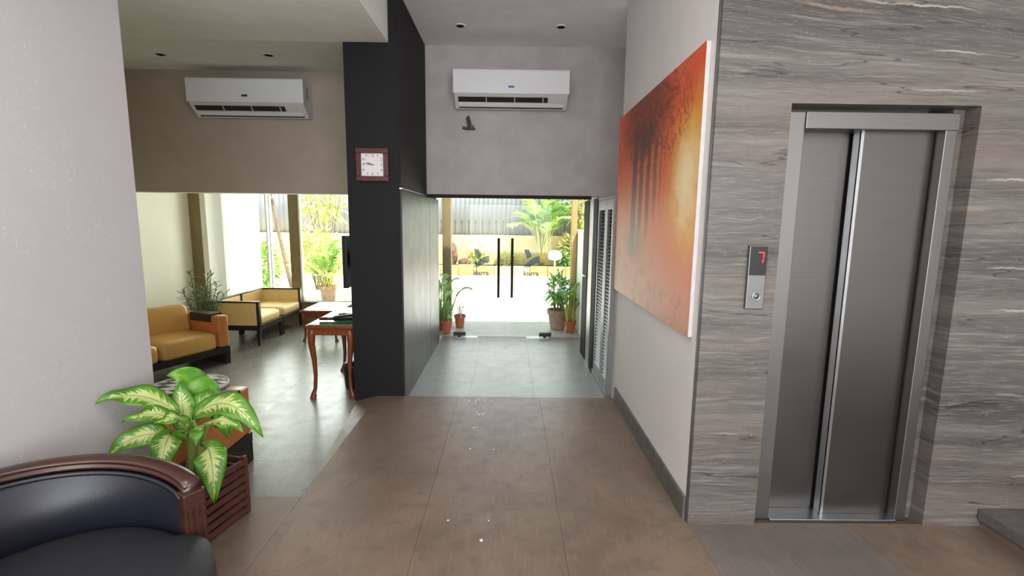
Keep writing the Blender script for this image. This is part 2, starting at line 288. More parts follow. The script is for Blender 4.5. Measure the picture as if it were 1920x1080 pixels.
# ------------------------------------------------------------------ mesh builder
class MB:
    def __init__(s): s.v = []; s.f = []; s.uv = None
    def add(s, vs, fs):
        k = len(s.v); s.v += [tuple(p) for p in vs]; s.f += [tuple(i+k for i in f) for f in fs]; return s
    def box(s, x0, x1, y0, y1, z0, z1, mat=None):
        vs = [(x, y, z) for z in (z0, z1) for y in (y0, y1) for x in (x0, x1)]
        if mat: vs = [mat@Vector(p) for p in vs]
        return s.add(vs, [(0, 2, 3, 1), (4, 5, 7, 6), (0, 1, 5, 4), (2, 6, 7, 3), (0, 4, 6, 2), (1, 3, 7, 5)])
    def frustum(s, c0, a0, b0, c1, a1, b1):
        vs = [(c0[0]+i*a0, c0[1]+j*b0, c0[2]) for j in (-1, 1) for i in (-1, 1)]+[(c1[0]+i*a1, c1[1]+j*b1, c1[2]) for j in (-1, 1) for i in (-1, 1)]
        return s.add(vs, [(0, 2, 3, 1), (4, 5, 7, 6), (0, 1, 5, 4), (2, 6, 7, 3), (0, 4, 6, 2), (1, 3, 7, 5)])
    def prism(s, poly, h0, h1, axis='z'):
        n = len(poly)
        def P(p, h): return {'z': (p[0], p[1], h), 'x': (h, p[0], p[1]), 'y': (p[0], h, p[1])}[axis]
        vs = [P(p, h0) for p in poly]+[P(p, h1) for p in poly]
        fs = [tuple(range(n))[::-1], tuple(range(n, 2*n))]+[(i, (i+1) % n, n+(i+1) % n, n+i) for i in range(n)]
        return s.add(vs, fs)
    def tube(s, pts, rad, n=8, flat=1.0, closed=False):
        pts = [Vector(p) for p in pts]; m = len(pts); rad = rad if hasattr(rad, '__len__') else [rad]*m
        rings = []; prev = None
        for i, p in enumerate(pts):
            t = (pts[min(i+1, m-1)]-pts[max(i-1, 0)]).normalized()
            if prev is None: a = Vector((0, 0, 1)) if abs(t.z) < .9 else Vector((1, 0, 0)); u = t.cross(a).normalized()
            else: u = (prev-t*prev.dot(t)).normalized()
            prev = u; v = t.cross(u)
            rings.append([p+rad[i]*(math.cos(k*2*PI/n)*u+math.sin(k*2*PI/n)*v*flat) for k in range(n)])
        vs = [q for r in rings for q in r]; fs = []
        for i in range(m-1):
            for k in range(n): fs.append((i*n+k, i*n+(k+1) % n, (i+1)*n+(k+1) % n, (i+1)*n+k))
        fs += [tuple(range(n))[::-1], tuple(range((m-1)*n, m*n))]
        return s.add(vs, fs)
    def lathe(s, prof, n=24, c=(0, 0)):
        vs = []; fs = []; m = len(prof)
        for r, z in prof:
            for k in range(n): vs.append((c[0]+r*math.cos(2*PI*k/n), c[1]+r*math.sin(2*PI*k/n), z))
        for i in range(m-1):
            for k in range(n): fs.append((i*n+k, i*n+(k+1) % n, (i+1)*n+(k+1) % n, (i+1)*n+k))
        fs += [tuple(range(n))[::-1], tuple(range((m-1)*n, m*n))]
        return s.add(vs, fs)
    def grid(s, fn, nu, nv, closed_u=False, uv=False):
        k = len(s.v)
        if uv and s.uv is None: s.uv = []
        for j in range(nv+1):
            for i in range(nu+1):
                s.v.append(tuple(fn(i/nu, j/nv)))
        for j in range(nv):
            for i in range(nu):
                a = k+j*(nu+1)+i; s.f.append((a, a+1, a+nu+2, a+nu+1))
                if uv: s.uv.append(((i/nu, j/nv), ((i+1)/nu, j/nv), ((i+1)/nu, (j+1)/nv), (i/nu, (j+1)/nv)))
        return s
    def sweep(s, path, sect, close=True):
        """path: list of (origin, right, up); sect: list of 2D points, closed"""
        n = len(sect); k = len(s.v); m = len(path)
        for o, r_, u_ in path:
            for a, b in sect: s.v.append(tuple(Vector(o)+a*Vector(r_)+b*Vector(u_)))
        for i in range(m-1):
            for j in range(n): s.f.append((k+i*n+j, k+i*n+(j+1) % n, k+(i+1)*n+(j+1) % n, k+(i+1)*n+j))
        if close: s.f += [tuple(k+j for j in range(n))[::-1], tuple(k+(m-1)*n+j for j in range(n))]
        return s
    def mesh(s, name):
        me = bpy.data.meshes.new(name); me.from_pydata(s.v, [], s.f)
        if s.uv is not None and len(s.uv) == len(s.f):
            L = me.uv_layers.new(name='UVMap'); i = 0
            for q in s.uv:
                for c in q: L.data[i].uv = c; i += 1
        me.update(); return me
def fixn(me):
    import bmesh
    b = bmesh.new(); b.from_mesh(me); bmesh.ops.recalc_face_normals(b, faces=b.faces); b.to_mesh(me); b.free()
def obj(name, mb, mat, parent=None, smooth=False, bevel=0, solid=0, sub=0, loc=(0, 0, 0), rotz=0, label=None, stuff=False, norm=True):
    me = mb.mesh(name) if isinstance(mb, MB) else mb
    if isinstance(mb, MB):
        if norm: fixn(me)
        me.materials.append(M[mat] if isinstance(mat, str) else mat)
        if smooth:
            for p in me.polygons: p.use_smooth = True
    o = bpy.data.objects.new(name, me); COL.objects.link(o); o.parent = parent; o.location = loc; o.rotation_euler = (0, 0, rotz)
    if solid: md = o.modifiers.new('solid', 'SOLIDIFY'); md.thickness = solid; md.offset = 0
    if bevel: md = o.modifiers.new('bevel', 'BEVEL'); md.width = bevel; md.segments = 3 if bevel > .015 else 2; md.limit_method = 'ANGLE'; md.angle_limit = R(40)
    if sub: md = o.modifiers.new('sub', 'SUBSURF'); md.levels = sub; md.render_levels = sub
    if bevel > .015:
        for p in me.polygons: p.use_smooth = True
    if label: o['label'] = label
    if stuff: o['kind'] = 'stuff'
    return o
def tag(o, label, cat, group=None, kind=None):
    o['label'] = label; o['category'] = cat
    if group: o['group'] = group
    if kind: o['kind'] = kind
    return o
def thing(name, label, cat, loc=(0, 0, 0), rotz=0, group=None, kind=None):
    o = bpy.data.objects.new(name, None); COL.objects.link(o); o.location = loc; o.rotation_euler = (0, 0, rotz); o.empty_display_size = .1
    return tag(o, label, cat, group, kind)
def struct(name, mb, mat, label, cat, **kw): return tag(obj(name, mb, mat, **kw), label, cat, kind='structure')
def bx(*a): return MB().box(*a)
def text_obj(name, s, size, mat, parent, mw, depth=.001, align='CENTER', label=None, bold=0.0):
    cu = bpy.data.curves.new(name, 'FONT'); cu.body = s; cu.size = size; cu.extrude = depth; cu.align_x = align; cu.align_y = 'CENTER'; cu.resolution_u = 2; cu.offset = bold
    tmp = bpy.data.objects.new('tmp', cu); COL.objects.link(tmp); bpy.context.view_layer.update()
    me = bpy.data.meshes.new_from_object(tmp.evaluated_get(bpy.context.evaluated_depsgraph_get())); bpy.data.objects.remove(tmp, do_unlink=True)
    me.transform(mw); me.materials.clear(); me.materials.append(M[mat]); me.name = name
    o = bpy.data.objects.new(name, me); COL.objects.link(o); o.parent = parent
    if label: o['label'] = label
    return o
# text facing -Y
FACE = Matrix(((1, 0, 0, 0), (0, 0, -1, 0), (0, 1, 0, 0), (0, 0, 0, 1)))

# ================================================================== STRUCTURE
ZL = -.05            # lounge, corridor and outside level; the brown lobby floor is z = 0
# ---- floors
fl = struct('floor', MB().prism([(-1.885, -4), (3.7, -4), (3.7, 2.62), (.985, 2.62), (.985, 4.2), (-1.18, 4.2), (-1.18, 2.59), (-1.885, 2.59)], -.2, -.006), 'grout', 'raised brown stone floor of the lobby in the foreground', 'floor')
g = .0007
xs = [-1.18, -.445, .29, .985]; ys = [4.2, 2.87, 1.55, .2, -1.3, -4]
def slab(x0, x1, y0, y1, z1, par, mat):
    return obj('floor_slab', bx(x0+g, x1-g, y0+g, y1-g, z1-.006-.02, z1), mat, par)
for i in range(3):
    for j in range(5): slab(xs[i], xs[i+1], ys[j+1], ys[j], 0, fl, 'floor_brown')
for x0, x1 in ((.985, 1.84), (1.84, 2.52), (2.52, 3.7)):
    for y0, y1 in ((1.55, 2.38), (.2, 1.55), (-1.3, .2), (-4, -1.3)): slab(x0, x1, y0, y1, 0, fl, 'floor_lift' if x1 < 2 else 'floor_brown')
for y0, y1 in ((1.55, 2.59), (.2, 1.55), (-1.3, .2), (-4, -1.3)): slab(-1.885, -1.18, y0, y1, 0, fl, 'floor_brown')
obj('ramp_edge', MB().add([(-1.18, 4.2, 0), (-1.18, 2.59, 0), (-1.20, 2.59, ZL), (-1.364, 4.2, ZL), (-1.18, 4.2, -.1), (-1.18, 2.59, -.1)], [(0, 3, 2, 1), (0, 1, 5, 4), (0, 4, 3), (1, 2, 5), (2, 3, 4, 5)]), 'floor_brown', fl, label='sloping stone edge down to the lounge')
fg = struct('floor_lounge', bx(-4.5, -1.19, .9, 7.5, -.2, ZL-.006), 'grout', 'grey polished stone floor of the lounge', 'floor')
lx = [-4.5, -3.15, -2.12, -1.2]; ly = [.9, 2.0, 3.1, 4.15, 5.21, 6.3, 7.5]
for i in range(3):
    for j in range(6): slab(lx[i], lx[i+1], ly[j], ly[j+1], ZL, fg, 'floor_grey')
fc = struct('floor_corridor', bx(-.93, 1.4, 4.2, 6.7, -.2, ZL-.006), 'grout', 'pale grey stone floor of the corridor before the glass doors', 'floor')
cx = [-.93, -.365, .252, 1.1]; cy = [4.2, 5.24, 6.66]
for i in range(3):
    for j in range(2): slab(cx[i], cx[i+1], cy[j], cy[j+1], ZL, fc, 'floor_corr')
fa = struct('floor_porch', bx(-1.3, 1.4, 6.7, 7.75, -.2, ZL-.004), 'floor_corr', 'grey stone porch just outside the glass doors', 'floor')
struct('floor_driveway', bx(-16, 14, 7.5, 16, -.25, ZL-.015), 'drive', 'sunlit pale driveway outside the building', 'driveway')

# ---- walls
struct('wall_left', bx(-1.985, -1.885, -4, 2.48, -.05, 3.45), 'paper', 'pale grey speckled wallpapered wall at the left edge', 'wall')
struct('wall_right', bx(.97, 1.12, 2.4, 4.3, -.05, 3.45), 'wall_white', 'off-white wall behind the sunset painting', 'wall')
bs = struct('baseboard_right', bx(.955, .9702, 2.4, 4.13, 0, .13), 'dark_stone', 'dark stone skirting below the off-white wall', 'baseboard', bevel=.002)
# stone wall with the lift opening
ox0, ox1, oz1 = 1.33, 2.235, 2.162
sw = MB()
sw.box(.972, ox0, 2.365, 2.62, -.02, 3.45); sw.box(ox1, 3.7, 2.365, 2.62, -.02, 3.45); sw.box(ox0, ox1, 2.365, 2.62, oz1, 3.45)
sw.box(2.178, ox1, 2.45, 2.6, -.02, oz1)
struct('wall_elevator', sw, 'travertine', 'dark grey striped travertine wall around the lift', 'wall')
struct('trim_1', MB().box(.9675, .9845, 2.388, 2.4, 0, 3.45), 'steel_light', 'thin metal strip on the corner beside the painting', 'trim')
# partition with dark cladding
struct('wall_partition', MB().box(-1.385, -.945, 4.2, 6.3, ZL, 3.45).box(-1.385, -1.3, 6.3, 7.5, ZL, 2.7), 'slate', 'black slate-clad pillar carrying the wall clock', 'pillar')
struct('wall_partition_upper', bx(-.945, -.93, 4.205, 5.5, 1.865, 3.45), 'slate', 'dark cladding on the upper corridor side of the black pillar', 'wall panel')
pp = thing('wall_paneling', 'glossy dark grey laminate panelling lining the left of the corridor', 'wall panel', (-.94, 4.2, ZL), kind='structure')
for a, b in ((.005, 1.435), (1.445, 2.15)): obj('panel', bx(-.005, .014, a, b, 0, 1.893), 'laminate', pp, bevel=.003)
struct('trim_2', bx(-.945, -.922, 4.205, 5.5, 1.848, 1.860), 'alu', 'thin bright metal strip above the dark corridor panelling', 'trim')
# lintel wall and bulkhead
struct('wall_back', MB().box(-.93, 1.6, 5.5, 5.7, 1.87, 3.6), 'lintel', 'grey textured wall above the entrance with an air conditioner', 'wall')
struct('trim_3', bx(-.926, .917, 5.46, 5.52, 1.835, 1.872), 'frame_dark', 'dark beam under the grey wall above the glass doors', 'beam')
struct('wall_bulkhead', MB().box(-4.5, -1.385, 5.5, 5.7, 1.86, 3.2), 'taupe', 'taupe hanging wall over the lounge with an air conditioner', 'wall')
# ceilings
struct('ceiling', MB().box(-1.01, 3.7, -4, 5.5, 3.45, 3.6), 'ceiling', 'high off-white ceiling over lobby and corridor', 'ceiling')
cl = MB(); prof = [(.9, 3.025), (4.2, 3.03), (5.5, 3.16), (5.5, 3.6), (.9, 3.6)]
cl.prism(prof, -4.5, -1.012, 'x')
struct('ceiling_lounge', cl, 'ceil_lounge', 'lowered ceiling over the lounge with a straight drop edge', 'ceiling')
struct('ceiling_vestibule', MB().box(-1.3, 1.6, 5.7, 7.05, 1.98, 2.12), 'ceiling', 'low ceiling slab above the glass entrance doors', 'ceiling')
struct('ceiling_window_bay', MB().box(-4.6, -1.15, 5.7, 7.6, 2.6, 2.75), 'ceil_lounge', 'ceiling of the window bay behind the hanging wall', 'ceiling')
struct('wall_bay_drop', MB().box(-1.15, -1.05, 5.7, 7.5, 2.12, 2.75), 'lintel', 'short wall between window bay and vestibule ceilings', 'wall')
# lounge walls
struct('wall_lounge', bx(-4.6, -4.5, .9, 6.9, ZL, 3.45), 'lounge_wall', 'cream side wall of the lounge behind the tan sofa', 'wall')
struct('wall_lounge_near', bx(-4.5, -1.985, .8, .9, ZL, 3.45), 'lounge_wall', 'cream end wall of the lounge hidden behind the wallpapered wall', 'wall')
struct('wall_pilaster', bx(-4.6, -4.34, 6.86, 6.98, ZL, 2.6), 'brown_col', 'brown pilaster at the corner of the lounge beside the window', 'pillar')
struct('wall_lounge_return', bx(-4.6, -4.40, 6.98, 7.47, ZL, 2.6), 'outer_white', 'white return wall between the brown pilaster and the lounge window', 'wall')
struct('wall_sill', MB().box(-4.40, -1.385, 7.42, 7.56, ZL, .28), 'brown_col', 'low brown wall below the lounge window', 'wall')
# closing walls near the corridor's right side and behind the camera
struct('wall_closet', MB().box(1.3, 1.4, 4.3, 5.5, ZL, 3.45), 'lintel', 'grey wall behind the louvred closet', 'wall')
struct('wall_vestibule_right', MB().box(1.06, 1.16, 5.95, 6.7, ZL, 1.98).box(1.06, 1.16, 5.0, 5.95, ZL, 1.83), 'wall_white', 'white side wall of the vestibule', 'wall')
struct('wall_stairwell', bx(3.7, 3.8, -4, 2.6, -.05, 3.6), 'wall_white', 'white wall beyond the stair', 'wall')
struct('wall_rear', MB().box(-1.985, -1.5, -4.2, -4, -.05, 3.45).box(3.3, 3.8, -4.2, -4, -.05, 3.45).box(-1.5, 3.3, -4.2, -4, 3.1, 3.45).box(-1.5, 3.3, -4.2, -4, -.05, .4), 'wall_white', 'rear lobby wall around the unseen opening for the added rear light', 'wall')  # opening is made up, cut for the added rear light

# ================================================================== LIFT
lift = thing('elevator', 'brushed steel two-panel lift door set in the striped stone wall', 'elevator', (1.75, 2.41, 0))
def L(x0, x1, y0, y1, z0, z1): return bx(x0-1.75, x1-1.75, y0-2.41, y1-2.41, z0, z1)
obj('door_jamb', L(1.335, 1.428, 2.41, 2.6, 0, 2.135), 'steel_light', lift, bevel=.003)
obj('door_jamb', L(2.118, 2.176, 2.41, 2.6, 0, 2.135), 'steel_light', lift, bevel=.003)
obj('header', L(1.4285, 2.1765, 2.402, 2.6, 2.055, 2.135), 'steel_light', lift, bevel=.003)
def liftpanel(x0, x1, yf, yb, label):
    x0 -= 1.75; x1 -= 1.75; yf -= 2.41; yb -= 2.41
    poly = [(x0, yb), (x0, yf)]+[(x1-.055+.055*math.sin(k*PI/12), yf+.016*(1-math.cos(k*PI/12))) for k in range(7)]+[(x1, yb)]
    return obj('door_panel', MB().prism(poly, .012, 2.055, 'z'), 'steel', lift, label=label)
d1 = liftpanel(1.43, 1.732, 2.505, 2.53, 'left rear sliding steel door panel')
d2 = liftpanel(1.735, 2.116, 2.455, 2.48, 'right front sliding steel door panel')
obj('lit_edge_strip', MB().box(1.7335-1.75, 1.752-1.75, 2.451-2.41, 2.456-2.41, .012, 2.055).box(1.7335-1.75, 1.7365-1.75, 2.451-2.41, 2.503-2.41, .012, 2.055), 'alu', d2)  # bright metal imitates light caught on the front panel's edge
obj('sill', L(1.43, 2.118, 2.395, 2.56, -.004, .011), 'alu', lift, bevel=.002)
obj('lift_shaft', MB().box(-.42, .43, .13, .19, 0, 2.15), 'dark_void', lift)
cp = thing('call_panel', 'slim steel lift call panel with red digital floor display and round button', 'call panel', (1.222, 2.365, 1.332))
obj('plate', MB().box(-.045, .045, -.02, 0, -.158, .158), 'steel_light', cp, bevel=.004)
dsp = obj('display', bx(-.041, .043, -.0225, -.019, .012, .153), 'black', cp, bevel=.001)
sg = MB(); sg.box(-.002, .026, -.0245, -.0224, .122, .128); sg.prism([(.021, .122), (.027, .122), (.026, .098), (.021, .098)], -.0245, -.0224, 'y'); sg.prism([(.020, .094), (.025, .094), (.022, .074), (.017, .076)], -.0245, -.0224, 'y')
obj('digit', sg, 'red_led', dsp, label='red glowing digit seven')
rg = MB().lathe([(.021, 0), (.021, .004), (.016, .006), (.016, .002)], 24); bt = MB().lathe([(.0145, 0), (.0145, .005), (.012, .0075), (.004, .0075)], 20)
for nm, b_, mt in (('button_ring', rg, 'alu'), ('button', bt, 'steel')):
    o = obj(nm, b_, mt, cp, smooth=True, loc=(.004, -.02, -.092)); o.rotation_euler = (R(90), 0, 0)
# stair
st = thing('stair', 'low grey stone stair beginning at the right edge by the lift', 'stair', (2.52, 1.2, 0))
obj('tread', bx(0, .36, -1.6, 1.16, .045, .105), 'dark_stone', st, bevel=.004); obj('riser', bx(.025, .36, -1.6, 1.16, 0, .045), 'floor_brown', st)
obj('tread', bx(.34, .70, -1.6, 1.16, .215, .265), 'dark_stone', st, bevel=.004); obj('riser', bx(.365, .70, -1.6, 1.16, .105, .215), 'floor_brown', st)
obj('tread', bx(.68, 1.16, -1.6, 1.16, .375, .425), 'dark_stone', st, bevel=.004); obj('riser', bx(.70, 1.16, -1.6, 1.16, .265, .375), 'floor_brown', st)

# ================================================================== PAINTING
pt = thing('painting', 'large unframed canvas of tall trees against an orange sunset', 'painting', (.968, 3.38, 1.738))
y0, y1, z0, z1 = -.918, .92, -.738, .732
body = MB().box(-.022, .001, y0, y1, z0, z1); obj('canvas_edge', body, 'canvas_edge', pt, bevel=.002)
cv = MB(); cv.grid(lambda u, v: (-.0235, y1+(y0-y1)*u, z0+(z1-z0)*v), 8, 8, uv=True); obj('canvas', cv, 'painting', pt, norm=False)

# ================================================================== AIR CONDITIONERS
def aircon(label, loc, badge, n):
    t = thing('air_conditioner', label, 'air conditioner', loc, group='split air conditioners')
    hw = .608
    side = [(0, -.235), (-.10, -.245), (-.243, -.12), (-.243, .105), (-.22, .125), (0, .125)]
    obj('body', MB().prism(side, -hw+.01, hw-.01, 'x'), 'ac_side', t, bevel=.006)
    obj('front_panel', MB().prism([(-.262, .108), (-.250, .125), (-.238, .125), (-.243, -.118), (-.258, -.118)], -hw, hw, 'x'), 'ac_white', t, bevel=.006)
    def slant(a, off):   # point on the slanted lower face, a = 0 front .. 1 back
        return (-.243+.143*a-off*.66, -.12-.125*a-off*.75)
    def strip(a0, a1, x0, x1, o0, o1): return MB().prism([slant(a0, o0), slant(a0, o1), slant(a1, o1), slant(a1, o0)], x0, x1, 'x')
    obj('vent', strip(.20, .52, -hw+.05, hw-.22, -.02, .0025), 'dark_void', t, label='dark air outlet')
    for k in range(3): obj('vane', strip(.22, .5, -hw+.05+(k+.97)*.30, -hw+.05+(k+1)*.30, 0, .006), 'ac_side', t)
    obj('flap', strip(.58, .80, -hw+.05, hw-.05, .004, .010), 'ac_white', t, bevel=.002)
    obj('slot', strip(.86, .93, -hw+.05, hw-.05, -.01, .002), 'dark_void', t)
    obj('cover', strip(.20, .52, hw-.20, hw-.05, .0, .003), 'ac_side', t, bevel=.001)
    obj('badge', bx(-.03, .03, -.2645, -.2555, -.062, -.042), badge, t, label='small blue maker badge')
    obj('side_grille', bx(hw-.012, hw-.008, -.15, -.12, -.06, .06), 'louvre', t)
    return t
aircon('white split air conditioner with bright blue badge above the glass entrance', (.005, 5.5, 3.02), 'blue', 1)
aircon('white split air conditioner on the taupe wall above the lounge', (-2.765, 5.5, 2.895), 'navy', 2)
# torn pipe hole under the unit
ph = thing('pipe_stub', 'small dark broken pipe stub sticking from the wall under the entrance air conditioner', 'pipe stub', (-.46, 5.5, 2.64))
obj('stub', MB().tube([(0, .01, .09), (-.005, -.03, .05), (.012, -.045, 0), (.005, -.03, -.04)], [.006, .022, .024, .014], 7), 'iron', ph)
obj('base', MB().prism([(-.07, -.06), (-.06, -.03), (-.02, -.04), (.0, .0), (.04, -.02), (.075, -.05), (.08, -.065), (0, -.07)], -.02, .005, 'y'), 'black_matt', ph)
obj('cement_patch', MB().prism([(.015, -.055), (.02, -.02), (.05, -.015), (.07, -.05)], -.026, .0, 'y'), 'rock', ph)

# ================================================================== CLOCK
ck = thing('wall_clock', 'square dark red framed wall clock on the black pillar', 'clock', (-1.163, 4.2, 2.046))
fm = MB(); o_, i_ = .137, .094
for (a, b, c, d) in ((-o_, o_, i_, o_), (-o_, o_, -o_, -i_), (-o_, -i_, -i_, i_), (i_, o_, -i_, i_)): fm.box(a, b, -.035, 0, c, d)
obj('frame', fm, 'clock_red', ck, bevel=.004); obj('dial', bx(-.096, .096, -.018, -.002, -.096, .096), 'dial', ck)
for k in range(12):
    h = k+1; a = PI/2-h*PI/6; r = .075; x, z = math.cos(a)*r, math.sin(a)*r
    m_ = max(abs(math.cos(a)), abs(math.sin(a))); x, z = math.cos(a)/m_*.076, math.sin(a)/m_*.076
    text_obj('numeral', str(h), .030, 'black', ck, Matrix.Translation((x, -.0185, z))@FACE, .0006)
def hand(nm, ang, ln, wd, y):
    m = Matrix.Translation((0, y, 0))@Matrix.Rotation(ang, 4, 'Y'); obj(nm, MB().box(-wd, wd, -.001, .001, -.012, ln, m), 'black', ck)
hand('hour_hand', R(292), .045, .003, -.021); hand('minute_hand', R(279), .068, .002, -.024)

# ================================================================== DOWNLIGHTS
for x, y, z, lb in ((-.494, 4.95, 3.45, 'small round ceiling downlight left above the entrance air conditioner'), (.478, 4.94, 3.45, 'small round ceiling downlight right above the entrance air conditioner'),
                    (-3.26, 4.75, 3.085, 'small round downlight in the lounge ceiling nearer the wallpapered wall'), (-2.24, 4.71, 3.081, 'small round downlight in the lounge ceiling nearer the black pillar')):
    t = thing('ceiling_downlight', lb, 'downlight', (x, y, z), group='ceiling downlights')
    obj('ring', MB().lathe([(.045, -.006), (.055, 0), (.038, .0), (.038, -.006)], 20), 'downlight', t, smooth=True); obj('lens', MB().lathe([(.037, -.002), (.037, .0)], 20), 'downlight', t)

# added fill panels, out of view, to brighten the right wall and lobby
for x, y, lb in ((-.3, .6, 'added out-of-view fill panel over the lobby nearer the corridor'), (-.3, -1.8, 'added out-of-view fill panel over the lobby nearer the rear wall')):
    t = thing('fill_panel', lb, 'fill light', (x, y, 3.45), group='added lobby fill panels')
    fr = MB()
    for q in ((-.62, .62, .6, .62), (-.62, .62, -.62, -.6), (-.62, -.6, -.6, .6), (.6, .62, -.6, .6)): fr.box(q[0], q[1], q[2], q[3], -.03, 0)
    obj('frame', fr, 'ac_white', t); obj('diffuser', bx(-.6, .6, -.6, .6, -.014, -.008), 'fill_glow', t)
    l_ = area('fill_panel_lamp', (0, 0, -.02), (0, 0, -1), 1.18, 1.18, 26, (1, .985, .965)); l_.parent = t; l_.rotation_euler = (0, 0, 0)
# ================================================================== LOUVRED CLOSET, JAMBS
for (ya, yb, lb) in ((4.315, 4.63, 'grey louvred closet door nearer the painting'), (4.637, 5.05, 'grey louvred closet door nearer the glass entrance')):
    t = thing('louvre_door', lb, 'louvre door', (.925, ya, ZL), group='louvred closet doors'); wd = yb-ya
    for n_, a in (('stile', (0, .055)), ('stile', (wd-.055, wd))): obj(n_, bx(0, .03, a[0], a[1], .06, 1.855), 'louvre', t, bevel=.002)
    for a in ((.06, .16), (1.755, 1.855)): obj('rail', bx(0, .03, .055, wd-.055, a[0], a[1]), 'louvre', t, bevel=.002)
    obj('backing', bx(.034, .04, .03, wd-.03, .1, 1.8), 'dark_void', t)
    ns = 46; me = MB().prism([(.001, 0), (.004, 0), (.031, .020), (.028, .020)], 0, 1, 'y')
    sm = MB().add([(p[0], .055+(wd-.11)*p[1], p[2]) for p in me.v], me.f).mesh('slat'); fixn(sm); sm.materials.append(M['louvre'])
    for k in range(ns): obj('slat', sm, None, t, loc=(0, 0, .163+k*(1.592/ns)))
struct('trim_closet', MB().box(.915, 1.02, 4.305, 5.06, ZL, .008).box(.922, 1.02, 4.305, 5.06, 1.808, 1.83).box(.927, 1.02, 4.302, 4.313, .0, 1.82), 'louvre', 'grey plinth and head frame of the louvred closet', 'trim', bevel=.003)
struct('trim_jamb_near', bx(.918, 1.06, 5.062, 5.30, ZL, 1.835), 'frame_dark', 'dark door jamb beside the louvred closet', 'jamb')
struct('trim_jamb_panel', bx(.925, 1.06, 5.30, 5.60, ZL, 1.835), 'steel_light', 'satin steel panel between the two dark jambs', 'wall panel')
struct('trim_jamb_far', bx(.918, 1.06, 5.60, 5.95, ZL, 1.835), 'frame_dark', 'dark door jamb nearest the glass entrance', 'jamb')
struct('trim_lock', MB().tube([(.92, 5.66, .95), (.89, 5.66, .95), (.89, 5.76, .95)], .008, 8), 'alu', 'small metal latch on the far dark jamb', 'latch')

# ================================================================== GLASS ENTRANCE
def glass_leaf(n, x0, x1, hx, lb, logo):
    t = thing('door_%d' % n, lb, 'glass door', ((x0+x1)/2, 6.66, ZL), kind='structure'); cxm = (x0+x1)/2
    obj('glass', bx(x0-cxm, x1-cxm, -.006, .006, .02, 1.95), 'glass', t)
    h = obj('handle', MB().box(hx-cxm-.018, hx-cxm+.018, -.075, -.045, .575, 1.40), 'frame_dark', t, bevel=.004, label='long dark pull handle')
    for z in (.68, 1.29): obj('standoff', bx(hx-cxm-.008, hx-cxm+.008, -.046, -.006, z-.01, z+.01), 'alu', h)
    lx_ = logo-cxm; obj('film', bx(lx_-.12, lx_+.13, -.0085, -.0065, .94, 1.27), 'frost', t, label='faint square of frosted film')
    m = MB(); m.prism([(lx_-.10, 1.245), (lx_-.035, 1.245), (lx_+.01, 1.15), (lx_-.055, 1.11)], -.0115, -.009, 'y')
    pts = []
    for k in range(9):
        a = k/8; pts.append((lx_-.115+.05*0+.23*a, 1.0+.155*math.sin(a*PI/2)))
    low = [(lx_-.045+.16*k/8, .985+.075*math.sin(k/8*PI/2)) for k in range(9)]
    m.prism(pts+low[::-1], -.0115, -.009, 'y')
    obj('logo', m, 'logo', t, label='blue-grey forked curved logo')
    text_obj('lettering', 'kiarra', .092, 'letter_grey', t, Matrix.Translation((lx_, -.010, .912))@FACE, .0005, bold=.0035, label='pale grey lettering below the logo')
    return t
glass_leaf(1, -.93, -.048, -.140, 'left glass leaf of the entrance door with dark pull handle', -.385)
glass_leaf(2, -.042, .88, .046, 'right glass leaf of the entrance door with dark pull handle', .31)
struct('trim_seal', bx(-.0475, -.0425, 6.654, 6.666, ZL+.02, 1.93), 'white_line', 'pale seal between the two glass door leaves', 'seal')
struct('window_1', bx(.885, 1.06, 6.655, 6.665, ZL, 1.98), 'glass', 'narrow fixed glass pane right of the entrance doors', 'window')
struct('window_2', bx(-1.3, -.935, 6.655, 6.665, ZL, 1.98), 'glass', 'narrow fixed glass pane left of the entrance doors', 'window')
struct('trim_track', bx(-1.3, 1.06, 6.64, 6.68, 1.885, 1.98), 'white_line', 'pale head rail above the glass doors', 'head rail')
for x, lb in ((-.69, 'black door closer block on a pale plate under the left glass leaf'), (.52, 'black door closer block on a pale plate under the right glass leaf')):
    t = thing('door_closer', lb, 'door closer', (x, 6.64, ZL), group='floor door closers'); s_ = 1 if x < 0 else -1
    obj('plate', bx(min(-.05*s_, .26*s_), max(-.05*s_, .26*s_), -.05, .05, 0, .006), 'alu', t); obj('patch', bx(-.08, .09, -.03, .03, .022, .075), 'black', t, bevel=.004); obj('pivot', MB().lathe([(.022, .006), (.022, .024)], 12), 'black', t)

# ================================================================== LOUNGE WINDOW
wn = thing('window_3', 'tall lounge window of clear panes between brown posts', 'window', (-2.85, 7.49, ZL), kind='structure')
def W(x0, x1, y0, y1, z0, z1): return bx(x0+2.85, x1+2.85, y0, y1, z0-ZL, z1-ZL)
for a, b in ((-4.40, -3.73), (-3.67, -3.37), (-3.21, -1.385)): obj('pane', W(a, b, -.004, .004, .28, 2.6), 'glass', wn)
obj('mullion', W(-3.735, -3.715, -.03, .03, .28, 2.6), 'white_line', wn); obj('mullion', W(-3.685, -3.668, -.03, .03, .28, 2.6), 'alu', wn)
obj('post', W(-3.37, -3.215, -.06, .06, .28, 2.6), 'brown_col', wn, bevel=.004)
obj('sill_cap', W(-4.40, -1.385, -.09, .03, .28, .292), 'dark_stone', wn)

